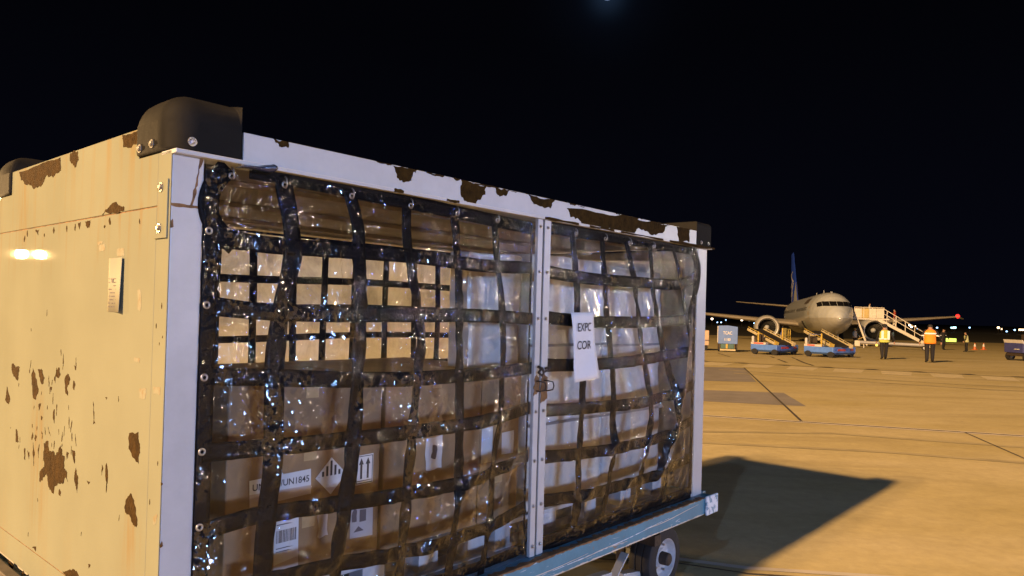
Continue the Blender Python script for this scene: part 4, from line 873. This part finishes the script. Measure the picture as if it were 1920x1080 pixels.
for s in (1, -1): MB().box(3.0, 4.4, .35*s-.015, .35*s+.015, .45, .98).build('gear_door', whp, plane)
for x, h in ((9.2, .35), (4.4, .12), (5.0, .10), (14, .3)): MB().box(x-.1, x+.1, -.015, .015, sec(x)[0]+sec(x)[1]-.03, sec(x)[0]+sec(x)[1]+h).build('antenna', whp, plane)
# fin with blue field, white swirls and cream leading part
finb = mat('fin_blue', (.03, .09, .72), .35, var=.1); finw = mat('fin_white', (.85, .86, .92), .4)
FR0, FR1 = (29.5, 37.2, 4.35), (35.6, 38.4, 11.25)
mb = MB(); prof = [(0, 0), (.05, .5), (.3, 1), (.7, .7), (1, .05), (.7, -.7), (.3, -1), (.05, -.5)]
for (a, b, z), th in ((FR0, .17), (FR1, .05)):
    for s, h in prof: mb.v.append((a+(b-a)*s, h*th, z))
n = len(prof); mb.f = [(i, (i+1) % n, n+(i+1) % n, n+i) for i in range(n)]+[tuple(range(n)), tuple(range(n, 2*n))]; mb.m = [0]*len(mb.f)
fin = mb.build('tail_fin', finb, plane, smooth='auto')
def finpt(s, t):      # s along chord, t up
    a = FR0[0]*(1-t)+FR1[0]*t; b = FR0[1]*(1-t)+FR1[1]*t; z = FR0[2]*(1-t)+FR1[2]*t; th = .17*(1-t)+.05*t
    h = .5+(s-.05)/.25*.5 if s < .3 else (1-(s-.3)/.4*.3 if s < .7 else .7-(s-.7)/.3*.65); return (a+(b-a)*s, h*th, z)
def finpatch(name, pts_lo, pts_hi, m, off, ts, par):
    for sd in (1, -1):
        mb = MB(); n = len(ts)
        for i, t in enumerate(ts):
            for k in range(7):
                s = pts_lo[i]+(pts_hi[i]-pts_lo[i])*k/6; x, y, z = finpt(min(max(s, .02), .99), t); mb.v.append((x, sd*(y+off), z))
        for i in range(n-1):
            for k in range(6): a = i*7+k; mb.f.append((a, a+1, a+8, a+7)); mb.m.append(0)
        mb.build(name, m, par, smooth=True)
ts = [i/12 for i in range(13)]
tc_ = [.42*i/8 for i in range(9)]
finpatch('fin_root_panel', [.02]*9, [max(.03, .60-.57*t/.42) for t in tc_], whp, .012, tc_, fin)
for t0, t1, s0, s1, w_ in ((.0, .26, .80, .62, .10), (.16, .42, .99, .35, .16), (.34, .47, .98, .42, .20), (.44, .58, .40, .95, .22), (.58, .64, .99, .45, .25)):
    tt = [t0+(t1-t0)*i/8 for i in range(9)]; mid = [s0+(s1-s0)*(i/8)+.06*math.sin(i/8*math.pi) for i in range(9)]
    finpatch('swirl', [max(.03, m_-w_/2) for m_ in mid], [min(.985, m_+w_/2) for m_ in mid], finw, .022, tt, fin)
redl = mat('red_lamp', (.8, .05, .03), .4, emit=(1, .02, .02), es=2.6)
MB().lathe([(-.22, 0), (-.15, .16), (0, .22), (.15, .16), (.22, 0)], (22.6, -15.1, 3.22), (1, 0, 0), 12).build('navigation_light', redl, plane, smooth=True)
wing('wingtip', (22.4, 23.9, -15.2, 3.15), (23.6, 24.3, -16.0, 2.95), .12, .04, grp)

# ================================================================ PASSENGER STAIRS
stw = mat('stairs_cream', (.58, .54, .48), .5, var=.2, scale=3); sty = mat('stairs_yellow', (.45, .34, .12), .5, var=.2)
sx, sy = 32.45, 65.3
stairs = empty('passenger_stairs', (sx, sy, gz(0, sy)), -R(30), 'cream mobile passenger stairs with a boxed platform at the aircraft door', 'mobile stairs')
PZ = 2.48; MB().box(-.15, 2.75, -.6, .9, PZ-.12, PZ).build('platform', stw, stairs)
for k in range(4):
    x0 = .05+k*.56; MB().box(x0, x0+.55, -.6, -.57, PZ+.02, PZ+.86).build('guard_panel', stw if k != 1 else sty, stairs, bevel=.01)
MB().bar((0, -.585, PZ+.96), (2.3, -.585, PZ+.93), .05, .05).build('guard_rail', stw, stairs)
for x in (.02, .75, 1.4, 2.3): MB().bar((x, -.585, PZ), (x, -.585, PZ+.96), .05, .05).build('guard_post', stw, stairs)
MB().box(.05, .09, .85, .9, PZ, PZ+.9).build('guard_post', stw, stairs)
ex, ez = 6.0, .12
for y in (-.58, .55):
    MB().bar((1.9, y, PZ-.1), (ex, y, ez), .07, .24).build('stringer', stw, stairs)
    for off, nm in ((.92, 'handrail'), (.50, 'mid_rail')):
        MB().bar((2.3, y, PZ+off-.08), (ex-.2, y, ez+off+.06), .045, .045).build(nm, stw, stairs)
    for k in range(5):
        t = (k+.35)/5; x = 2.3+(ex-2.5)*t; z = PZ-.2-(PZ-.4)*t; MB().bar((x, y, z), (x+.18*0, y, z+.98), .045, .045).build('baluster', stw, stairs)
for k in range(12):
    t = (k+.5)/12; x = 2.1+(ex-2.1)*t; z = PZ-.05-(PZ-.2)*t; MB().box(x-.14, x+.14, -.54, .51, z-.03, z).build('step', grp, stairs)
for y in (-.5, .7): MB().bar((.25, y, PZ-.12), (1.05, y, .10), .16, .14).build('support_leg', stw, stairs)
MB().bar((.95, -.5, .9), (-.6, -.3, .15), .06, .06).build('brace', sty, stairs)
MB().box(-.2, 3.2, -.5, .7, .18, .32).build('chassis', sty, stairs)
for x in (.1, 2.8):
    for y in (-.55, .75): MB().lathe([(-.08, .1), (-.08, .2), (.08, .2), (.08, .1)], (x, y, .2), (0, 1, 0), 16).build('wheel', tyre_m, stairs, smooth='auto')
# tow bar lying behind the vested man
tb = empty('tow_bar', (33.3, 58.0+3.3, gz(0, 61)), R(-62), 'long grey aircraft tow bar on small wheels behind the lime-vested worker', 'tow bar')
tb.location = (30.6, 57.6, gz(0, 57.6)); tb.rotation_euler = (0, 0, R(-38))
MB().tube([(-1.4, 0, .44), (3.4, 0, .40)], .13, 12).build('bar', mat('tow_grey', (.30, .30, .33), .4), tb, smooth='auto')
for y in (-.3, .3): MB().lathe([(-.07, .0), (-.07, .14), (-.07, .2), (.07, .2), (.07, .14), (.07, 0)], (3.15, y, .2), (0, 1, 0), 18).build('wheel', tyre_m, tb, smooth='auto'); MB().lathe([(-.08, .0), (-.08, .11), (.08, .11), (.08, 0)], (3.15, y, .2), (0, 1, 0), 14).build('rim', rimw, tb)
MB().bar((3.15, -.3, .2), (3.15, .3, .2), .05, .05).build('axle', steel, tb); MB().box(-1.75, -1.35, -.16, .16, .12, .56).build('tow_head', stw, tb, bevel=.03)
MB().bar((-1.1, 0, .35), (-1.1, 0, 0), .06, .06).build('prop_leg', stw, tb)

# ================================================================ BELT LOADERS
lb = mat('loader_blue', (.085, .20, .62), .4, var=.2, scale=4); yel = mat('loader_yellow', (.52, .36, .06), .5, var=.3, scale=5); crm = mat('loader_cream', (.52, .44, .26), .5, var=.25, scale=5); belt = mat('belt_black', (.012, .010, .009), .7); redp = mat('red_print', (.45, .06, .05), .6); whs = mat('white_sticker', (.50, .48, .46), .5)
def loader(cx_, cy_, yaw, label, fence, kw=1.0):
    """local x = long dark side going away to the right, local y = lit short side going left; corner at origin"""
    e = empty('belt_loader', (cx_, cy_, gz(0, cy_)), yaw, label, 'belt loader', 'belt loaders in front of the airliner'); Lx, Ly = 2.25, 1.55*kw; e.scale = (1, 1, .86)
    MB().box(0, Lx, 0, Ly, .26, .60).build('chassis', lb, e, bevel=.03); MB().box(.02, Lx-.02, .02, Ly-.02, .17, .258).build('skirt', mat('loader_skirt_%s' % ('a' if fence else 'b'), (.02, .05, .13), .5), e)
    for x in (.30, Lx-.32):
        for y in (.10, Ly-.10): MB().lathe([(-.08, .08), (-.08, .18), (.08, .18), (.08, .08)], (x, y, .18), (0, 1, 0), 18).build('wheel', tyre_m, e, smooth='auto')
    for y in (.12, Ly-.24): MB().lathe([(-.09, 0), (-.09, .17), (.02, .17), (.02, 0)], (.06, y, .18), (1, 0, 0), 18).build('wheel', tyre_m, e, smooth='auto')
    MB().box(-.005, .25, .62, Ly-.02, .602, .73).build('sticker_board', whs, e); MB().box(-.012, -.006, Ly*.62 if not fence else Ly*.5, Ly*.88, .63, .71).build('red_marking', redp, e)
    MB().box(.45, 1.2, -.012, -.003, .38, .50).build('red_marking', redp, e); MB().box(1.7, 2.0, -.012, -.003, .38, .50).build('red_marking', redp, e)
    MB().box(.15, .55, Ly-.42, Ly-.05, .602, .78).build('seat', dark, e, bevel=.03); MB().box(.50, .58, Ly-.42, Ly-.05, .782, 1.20).build('backrest', darksteel, e, bevel=.03)
    MB().lathe([(0, .07), (.32, .07), (.32, .05), (.36, .05), (.36, 0)], (.02, Ly-.12, .735), (0, 0, 1), 14).build('extinguisher', whs, e, smooth='auto')
    MB().bar((.03, Ly-.42 if fence else .62, .60), (.03, Ly-.42 if fence else .62, 1.38), .06, .06).build('yellow_post', yel, e)
    # conveyor boom rising away to the left
    M_ = Matrix.Rotation(-yaw, 3, 'Z'); lo = Vector((cx_, cy_, 0)) ; a0 = M_ @ (Vector((BL[0], BL[1], 0))-lo) if False else None
    p = Vector((.85, .10, .66)); q = Vector((2.15, 2.45, 1.46)) if fence else Vector((2.45, 2.45, 1.44)); d = (q-p).normalized(); sd = Vector((d.y, -d.x, 0)).normalized(); up = sd.cross(d)
    p2 = p - d*.12
    MB().bar(p2, q, .84, .10).build('belt', belt, e, bevel=.03)
    for s_ in (1, -1):
        c_ = crm if s_ == 1 else yel; w0 = p2+sd*s_*.48; w1 = q+sd*s_*.48
        MB().bar(w0+up*.0, w1+up*.0, .08, .15).build('side_beam', crm, e, bevel=.02)
        MB().bar(w0+up*.17, w1+up*.17, .03, .03).build('side_rail', crm if s_ > 0 else yel, e)
        for k in range(6): a_ = w0.lerp(w1, (k+.5)/6); MB().bar(a_+up*.05, a_+up*.17, .03, .03).build('rail_post', crm, e)
    MB().bar(p2+sd*.48-up*.05+Vector((0, 0, .0)), p2+sd*.48+up*.16, .16, .16).build('end_block', crm, e); MB().bar(p2-sd*.48-up*.05, p2-sd*.48+up*.16, .16, .16).build('end_block', yel, e)
    MB().bar((.9, 1.45, .6), (.8, 1.75, 1.05), .08, .08).build('lift_arm', darksteel, e)
    if fence:        # folded yellow guard rail frame standing at the right
        fx = Lx-.15
        MB().box(fx-.66, fx-.30, .46, .52, .70, 1.62).build('guard_sheet', yel, e)
        for x in (fx-.28, fx-.04, fx+.18): MB().bar((x, .5, .66), (x, .5, 1.56), .05, .05).build('guard_post', yel, e)
        for z in (.72, 1.14, 1.55): MB().bar((fx-.28, .5, z), (fx+.20, .5, z), .05, .05).build('guard_rail', yel, e)
        MB().box(fx-.4, fx+.26, .42, .56, .602, .68).build('guard_foot', yel, e)
    else:
        MB().bar((.05, Ly-.25, .73), (.05, Ly-.25, 1.32), .04, .04).build('mast', steel, e); MB().bar((.05, Ly-.25, 1.32), (.5, Ly-.7, 1.30), .03, .03).build('mast', steel, e)
    return e
BL = (0, 0)
loader(17.03, 36.35, R(37), 'blue belt loader with dark conveyor standing under the nose of the airliner', False, 1.0)
loader(14.72, 37.6, R(40), 'blue belt loader with a yellow guard frame in front of the left engine', True, .95)

# ================================================================ BLUE CONTAINER TROLLEY, PALE CART, TUG
bc = mat('trolley_blue', (.12, .21, .50), .5, var=.15, scale=5); tb_ = mat('trolley_teal', (.06, .13, .12), .6, var=.2); lw = mat('lettering_white', (.60, .58, .55), .5)
tx, ty = 13.30, 41.0
tr = empty('container_trolley', (tx, ty, gz(0, ty)), R(-16), 'small blue container trolley with two lines of white lettering', 'container trolley')
mb = MB().prism([(-.52, .44), (.52, .44), (.52, 1.40), (.0, 1.47), (-.52, 1.44)], lambda a, b, t: (a, t, b), 0, .9); mb.build('body', bc, tr, bevel=.02)
MB().box(-.56, -.524, .0, .86, .50, 1.42).build('side_trim', whs, tr); MB().box(-.38, .34, .04, .7, .16, .437).build('underbody', tb_, tr, bevel=.03); MB().box(-.10, -.0, -.0, .035, .18, .43).build('latch', yel, tr)
MB().box(-.45, .42, .02, .1, .06, .14).build('bumper', crm, tr)
for x in (-.47, .47): MB().box(x-.045, x+.045, .0, .9, .10, .437).build('frame_leg', darksteel, tr); MB().lathe([(-.04, 0), (-.04, .15), (.04, .15), (.04, 0)], (x, .12, .15), (1, 0, 0), 18).build('wheel', tyre_m, tr, smooth='auto'); MB().lathe([(-.04, 0), (-.04, .15), (.04, .15), (.04, 0)], (x, .75, .15), (1, 0, 0), 18).build('wheel', tyre_m, tr, smooth='auto')
for s_, z, sz in (('TCAC', .97, .24), ('11183', .62, .19)):
    t = text_mesh(s_, sz, lw, bold=.006, squeeze=.75); bb = [v.co.x for v in t.data.vertices]; t.location = (-.02-(max(bb)+min(bb))/2, -.012, z); t.parent = tr
pk = mat('pale_cart_paint', (.50, .36, .24), .5, var=.2, scale=4)
pcart = empty('baggage_cart', (12.75, 42.0, gz(0, 42)), R(-12), 'pale orange baggage cart half hidden behind the far post of the white cart', 'baggage cart')
MB().box(-1.6, -.20, 0, 1.2, .60, 1.15).build('body', pk, pcart, bevel=.02); MB().box(-1.6, -.20, .02, 1.2, .30, .58).build('lower_panel', pk, pcart, bevel=.02); MB().box(-1.65, -.15, -.02, 1.2, .581, .599).build('deck', darksteel, pcart)
MB().box(-1.1, -.98, -.02, -.004, .70, .98).build('handle', yel, pcart)
for x in (-1.3, -.45):
    for y in (.1, 1.05): MB().lathe([(-.05, 0), (-.05, .2), (.05, .2), (.05, 0)], (x, y, .2), (0, 1, 0), 18).build('wheel', tyre_m, pcart, smooth='auto')
tug = empty('tow_tractor', (28.62, 38.9, gz(0, 38.9)), R(8), 'dark blue tow tractor with a pale marking at the right edge of the photo', 'tow tractor')
tbm = mat('tug_blue', (.04, .045, .16), .45, var=.2)
MB().prism([(-.36, .42), (1.6, .42), (1.6, .95), (.9, 1.0), (.5, .98), (-.2, 1.02), (-.36, .96)], lambda a, b, t: (a, t, b), -.0, 1.2).build('body', tbm, tug, bevel=.03)
MB().prism([(-.30, .78), (-.05, .60), (.30, .72), (.10, .92)], lambda a, b, t: (a, t, b), -.012, -.003).build('marking', lw, tug); MB().prism([(-.42, 1.12), (-.36, 1.12), (-.26, .90), (-.33, .88)], lambda a, b, t: (a, t, b), 0, 1.2).build('windshield', whs, tug)
MB().box(-.42, -.365, .2, .5, .60, .64).build('lamp_bracket', whs, tug); MB().box(-.30, 1.5, .1, 1.1, .25, .418).build('chassis', darksteel, tug)
MB().box(.6, .7, .1, 1.1, 1.0, 1.4).build('backrest', darksteel, tug)
for x in (-.05, 1.25):
    for y in (.02, 1.12): MB().lathe([(-.1, .1), (-.1, .22), (.1, .22), (.1, .1)], (x, y, .22), (0, 1, 0), 20).build('wheel', tyre_m, tug, smooth='auto'); MB().lathe([(-.09, 0), (-.09, .11), (.09, .11), (.09, 0)], (x, y, .22), (0, 1, 0), 14).build('rim', rimw, tug)

# ================================================================ CONES, SIGN, DISTANT LIGHTS
orange = mat('cone_orange', (.55, .13, .03), .5, var=.2)
for (x, y), lbx in (((41.1, 62.1), 'orange traffic cone with white collar, left of the two near the pale-vested worker'), ((42.45, 63.0), 'orange traffic cone with white collar, right of the two near the pale-vested worker')):
    c = empty('traffic_cone', (x, y, gz(x, y)), .3, lbx, 'traffic cone', 'traffic cones on the far apron')
    MB().box(-.17, .17, -.17, .17, 0, .04).build('base', orange, c); MB().lathe([(.04, .13), (.28, .088)], (0, 0, 0), (0, 0, 1), 18).build('cone', orange, c, smooth='auto')
    MB().lathe([(.28, .088), (.50, .05)], (0, 0, 0), (0, 0, 1), 18).build('collar', lw, c, smooth='auto'); MB().lathe([(.50, .05), (.58, .035), (.58, 0)], (0, 0, 0), (0, 0, 1), 18).build('tip', orange, c, smooth='auto')
sg = empty('lit_sign', (62.3, 99.0, gz(0, 99)), R(-28), 'small glowing yellow-green taxiway sign on the far apron edge', 'lit sign')
MB().box(-.60, .60, 0, .2, .16, .62).build('sign_box', mat('sign_glow', (.5, .7, .1), .5, emit=(.62, 1.0, .16), es=1.3, var=.05), sg, bevel=.03)
for x in (-.4, .4): MB().box(x-.03, x+.03, .06, .12, 0, .158).build('post', darksteel, sg)
def G(x, y, dep):   # world point for a direction given in photo pixels at a depth: used once to survey the far lamps
    d = Vector(fw) + rx*((x-921.1)/FPX) - ux*((y-567.8)/FPX); return Vector((0, 0, 1.8)) + d*(dep/d.y)
glow = {}
def gm_(n, c, s): glow[n] = mat('lamp_'+n, (.5, .5, .5), .5, emit=c, es=s); return glow[n]
gm_('warm', (1, .80, .58), 7); gm_('amber', (1, .66, .34), 6); gm_('blue', (.35, .62, 1), 4); gm_('cyan', (.5, .95, 1), 3); gm_('dim', (.9, .8, .68), .35)
FAR = [(1335, 598, 'warm', .50, 'warm white lamp of the distant field, leftmost seen beside the cart post'), (1345, 604.5, 'blue', .36, 'left lamp of the close blue pair above the blue trolley'), (1352, 604.5, 'blue', .36, 'right lamp of the close blue pair above the blue trolley'),
       (1361, 600, 'blue', .34, 'blue lamp right under the wing above the blue trolley'), (1362.5, 594.5, 'dim', .60, 'dim grey lamp touching the wing above the blue trolley'), (1391, 600, 'warm', .52, 'bright warm lamp between the blue trolley and the left engine'),
       (1405, 600.8, 'dim', .52, 'dim lamp just left of the left engine under the wing'), (1414.5, 606.2, 'blue', .46, 'bright blue-white lamp at the edge of the left engine'), (1698, 611, 'dim', .42, 'dim white lamp above the middle of the stairs rail'),
       (1706, 609.5, 'warm', .58, 'brightest of the white cluster above the stairs'), (1709, 613, 'warm', .42, 'white lamp just below the brightest one above the stairs'), (1716.3, 611.5, 'warm', .26, 'small white lamp right of the cluster above the stairs'),
       (1720, 616.2, 'blue', .26, 'small bluish lamp low to the right of the cluster above the stairs'), (1757, 614.4, 'blue', .40, 'blue-white lamp right of the head of the orange-vested worker'), (1785, 614.5, 'cyan', .40, 'left square of the pale cyan lamp pair above the green sign'),
       (1790, 614.2, 'cyan', .44, 'right square of the pale cyan lamp pair above the green sign'), (1818, 614.3, 'blue', .44, 'blue-white lamp above the pale-vested worker'), (1872, 614.3, 'amber', .62, 'large warm lamp near the right edge above the horizon'),
       (1878, 617.0, 'amber', .30, 'small warm lamp at the lower right of the large warm lamp'), (1887.5, 621.4, 'blue', .44, 'blue lamp low near the right edge'), (1902.5, 618.8, 'blue', .44, 'blue lamp between the low blue one and the amber bar')]
for i, (x, y, k, r_, lbx) in enumerate(FAR):
    p = G(x, y, 250+(i*37) % 60)
    r_ *= .8; base = gz(0, p.y); e = empty('field_lamp', (p.x, p.y, base), 0, lbx, 'distant lamp', 'distant lamps along the dark field'); h = max(p.z-base, .3)
    prof = [(-r_*.8, 0), (-r_*.7, r_*.6), (0, r_), (r_*.7, r_*.6), (r_*.8, 0)]
    if k == 'cyan': MB().box(-r_, r_, -r_, r_, h-r_, h+r_).build('lamp_head', glow[k], e)
    else: MB().lathe(prof, (0, 0, h), (0, 0, 1), 10).build('lamp_head', glow[k], e, smooth='auto')
    MB().tube([(0, 0, 0), (0, 0, max(h-r_*.8, .05))], .06, 6).build('pole', darksteel, e)
p = G(1918, 618.4, 255); e = empty('field_lamp', (p.x, p.y, gz(0, p.y)), R(-35), 'long amber light bar cut by the right edge of the photo', 'distant lamp', 'distant lamps along the dark field')
hh = p.z-gz(0, p.y); MB().box(-1.2, 1.2, -.2, .2, hh-.28, hh+.28).build('lamp_head', glow['amber'], e); MB().tube([(0, 0, 0), (0, 0, hh-.3)], .06, 6).build('pole', darksteel, e)
mp_ = G(1139, -8, 2400); moon = MB().lathe([(-16, 0), (-11, 11), (0, 16), (11, 11), (16, 0)], (0, 0, 0), (0, 0, 1), 24).build('moon', mat('moon_glow', (.1, .1, .1), .9, emit=(.20, .28, .45), es=.75), smooth=True)
moon.location = mp_; tag(moon, 'faint hazy bluish moon cut by the top edge of the photo', 'moon')

# ================================================================ PEOPLE
skin = mat('skin', (.36, .20, .13), .6); navyc = mat('dark_clothes', (.007, .0065, .009), .8, var=.3); hair = mat('dark_hair', (.012, .010, .008), .7); shoe = mat('shoe_black', (.012, .012, .012), .6)
limev = mat('lime_vest', (.42, .46, .08), .7, var=.1); orv = mat('orange_vest', (.85, .26, .01), .7, var=.1); refl = mat('reflective_tape', (.80, .82, .84), .5); palev = mat('pale_vest', (.46, .47, .24), .7, var=.1); redsh = mat('red_shirt', (.35, .05, .03), .8); whsh = mat('white_shirt', (.55, .52, .47), .8); blsh = mat('blue_shirt', (.10, .18, .28), .8)
def person(x, y, z, face, h, label, top, bottom, vest=None, cap=None, stride=.12, armL=(.10, .0), armR=(.10, .0), stripes='H', holds=None, lean=0):
    """face = heading of the chest (radians, 0 = +y away from the camera). arms: (outward, forward) of the hand in metres"""
    e = empty('person', (x, y, z), -face, label, 'person'); k = h/1.75; e.scale = (1.2, 1.12, 1)
    V = []; Ed = []; Rd = []; 
    def ad(p, r, par=None):
        V.append(Vector(p)*k); Rd.append(r*k)
        if par is not None: Ed.append((par, len(V)-1))
        return len(V)-1
    pel = ad((0, 0, .98), .135); wa = ad((0, lean*.3, 1.12), .125, pel); ch = ad((0, lean*.6, 1.32), .150, wa); sh_ = ad((0, lean*.9, 1.42), .120, ch); nk = ad((0, lean, 1.50), .055, sh_); hd0 = ad((0, lean+.01, 1.57), .078, nk); hd1 = ad((0, lean+.015, 1.65), .092, hd0); ad((0, lean+.01, 1.71), .070, hd1)
    ad((0, lean+.105, 1.61), .018, hd0)      # nose and chin
    for s, (o_, f_) in ((-1, armL), (1, armR)):
        a = ad((s*.185, lean*.9, 1.41), .062, sh_); el = ad((s*(.225+o_*.5), -.03+f_*.3+lean*.8, 1.14), .045, a); wz = .90+abs(f_)*.45; wr = ad((s*(.22+o_), .02+f_+lean*.7, wz), .030, el); pm = ad((s*(.225+o_), .04+f_*1.12+lean*.7, wz-.075), .034, wr)
        for q in range(4): b_ = (q-1.5)*.018; f1 = ad((s*(.228+o_), .04+b_+f_*1.15, wz-.125), .009, pm); ad((s*(.222+o_), .045+b_+f_*1.2, wz-.165+abs(q-1.4)*.008), .0075, f1)
        t_ = ad((s*(.215+o_), .085+f_*1.12, wz-.09), .010, pm); ad((s*(.21+o_), .10+f_*1.15, wz-.125), .008, t_)
    for s in (-1, 1):
        st = stride*s; hp = ad((s*.092, 0, .90), .105, pel); kn = ad((s*.095, st*.35+.02, .50), .080, hp); an = ad((s*.10, st, .10), .060, kn); ft = ad((s*.115, st+.10, .045), .038, an); ad((s*.12, st+.17, .035), .028, ft)
    me = bpy.data.meshes.new('body'); me.from_pydata([tuple(v) for v in V], Ed, []); o = bpy.data.objects.new('body', me); COL.objects.link(o)
    md = o.modifiers.new('skin', 'SKIN'); md.use_smooth_shade = True
    for i, d in enumerate(me.skin_vertices[0].data): d.radius = (Rd[i]*(1.18 if i < 4 else 1), Rd[i]*(.86 if i < 4 else 1)); d.use_root = (i == 0)
    ss = o.modifiers.new('sub', 'SUBSURF'); ss.levels = 1; ss.render_levels = 1
    dg = bpy.context.evaluated_depsgraph_get(); dg.update(); m2 = bpy.data.meshes.new_from_object(o.evaluated_get(dg)); o.modifiers.clear(); o.data = m2; m2.name = 'body'
    for m in (skin, top, bottom, shoe, hair): m2.materials.append(m)
    for p in m2.polygons:
        c = p.center/k; r2 = math.hypot(c.x, c.y)
        arm_hand = abs(c.x) > .15 and c.z < .865+max(abs(armL[1]), abs(armR[1]))*.42 and c.z > .6
        if c.z > 1.475: p.material_index = 4 if (c.z > 1.66 or (c.y < lean+.02 and c.z > 1.56)) else 0
        elif c.z < .085: p.material_index = 3
        elif arm_hand and abs(c.x) > .19: p.material_index = 0
        elif c.z < .98 and abs(c.x) < .19: p.material_index = 2
        else: p.material_index = 1
        p.use_smooth = True
    o.parent = e
    def shell(nm, zs, m, grow=0):
        mb = MB(); n = 24; prof = {.80: (.205, .155), .90: (.205, .155), .98: (.20, .15), 1.12: (.19, .14), 1.25: (.20, .15), 1.36: (.205, .145), 1.44: (.17, .115), 1.48: (.10, .08)}
        ks = sorted(prof)
        def rr_(z):
            for a, b in zip(ks, ks[1:]):
                if a <= z <= b: t = (z-a)/(b-a); return [prof[a][i]*(1-t)+prof[b][i]*t for i in (0, 1)]
            return prof[ks[0]] if z < ks[0] else prof[ks[-1]]
        for z in zs:
            a, b = rr_(z); yo = lean*(z-.98)*1.8
            for i in range(n): t = 2*math.pi*i/n; mb.v.append(((a+grow)*math.cos(t)*k, ((b+grow)*math.sin(t)+yo)*k, z*k))
        for j in range(len(zs)-1):
            for i in range(n): mb.f.append((j*n+i, j*n+(i+1) % n, (j+1)*n+(i+1) % n, (j+1)*n+i)); mb.m.append(0)
        ob = mb.build(nm, m, e, smooth=True); ob.modifiers.new('s', 'SOLIDIFY').thickness = .006; return ob
    if vest:
        z0 = .84; vo = shell('vest', [z0, .92, 1.0, 1.1, 1.2, 1.3, 1.38, 1.44, 1.475], vest)
        if stripes == 'H': s1 = shell('reflective_stripe', [1.26, 1.29, 1.33], refl, .006)
        elif stripes == 'X':
            s1 = shell('reflective_stripe', [.985, 1.01, 1.045], refl, .006)
            for sx_ in (-.115, .115): MB().box(sx_*k-.045*k, sx_*k+.045*k, -.172*k, -.160*k, 1.0*k, 1.42*k).build('reflective_stripe', refl, e)
            shell('hem_stripe', [.87, .89, .905], mat('bright_lime' if 'bright_lime' not in MATS else 'bright_lime_', (.62, .60, .12), .6), .007)
    if cap: MB().lathe([(-.0, .112), (.05, .108), (.09, .08), (.11, 0)], (0, (lean+.01)*k, 1.66*k), (0, 0, 1), 20).build('cap', cap, e, smooth='auto').scale = (k, k, 1)
    else: pass
    if stripes == 'C' or vest is orv:
        for s in (-1, 1): MB().lathe([(-.025, .060), (.025, .060)], (s*(.215+.03)*k, -.02*k, 1.20*k), (0.25*s, 0, 1), 14).build('sleeve_band', refl, e, smooth=True)
    return e
person(19.45, 36.15, gz(0, 36.15), R(12), 1.74, 'worker in lime vest with broad silver bands walking away, dark cap', navyc, navyc, limev, navyc, .14, (.06, .02), (.16, -.04), 'X')
lamp_e = empty('signal_wand', (19.12, 36.1, .64), 0, 'small yellow lantern held low by the lime-vested worker', 'lantern'); lamp_e.location = (19.05, 36.1, .62); MB().lathe([(0, 0), (.0, .05), (.10, .06), (.12, 0)], (0, 0, 0), (0, 0, 1), 12).build('lantern_body', mat('lantern_glow', (.6, .4, .05), .5, emit=(1, .7, .15), es=1.2), lamp_e, smooth='auto'); MB().bar((.06, 0, .12), (.15, 0, .24), .012, .012).build('lantern_handle', darksteel, lamp_e)
person(20.35, 33.89, 0, R(22), 1.82, 'worker in bright orange vest with one pale stripe walking away, dark trousers', navyc, navyc, orv, None, .08, (.10, .05), (.16, .10), 'H')
person(36.5, 59.0, gz(0, 59), R(160), 1.70, 'worker in all dark clothes with pale armbands right of the orange-vested one', navyc, navyc, None, None, .06, (.10, .12), (.10, .05), 'C')
person(35.42, 54.45, gz(0, 54.45), R(-60), 1.50, 'worker in pale yellow vest standing alone left of the cones', navyc, navyc, palev, None, .05, (.05, .15), (.05, .1), 'N', lean=.06)
person(32.15, 64.6, gz(0, 64.6), R(150), 1.55, 'crouched-looking worker in yellow helmet beside the nose gear', blsh, navyc, whsh, yel, .06, (.08, .2), (.08, .1), 'N')
person(33.55, 64.9, gz(0, 65.3)+PZ, R(120), 1.35, 'person in white shirt standing on the stairs platform behind the panels', whsh, navyc, None, None, .05)
person(35.35, 64.1, gz(0, 64.1)+1.72, R(-60), 1.62, 'person in red shirt near the top of the stairs', redsh, whsh, None, None, .1)
person(43.5, 79.1, gz(0, 79.1), R(120), 1.55, 'far small figure in blue top just right of the lime-vested worker', blsh, navyc, None, blsh, .1)
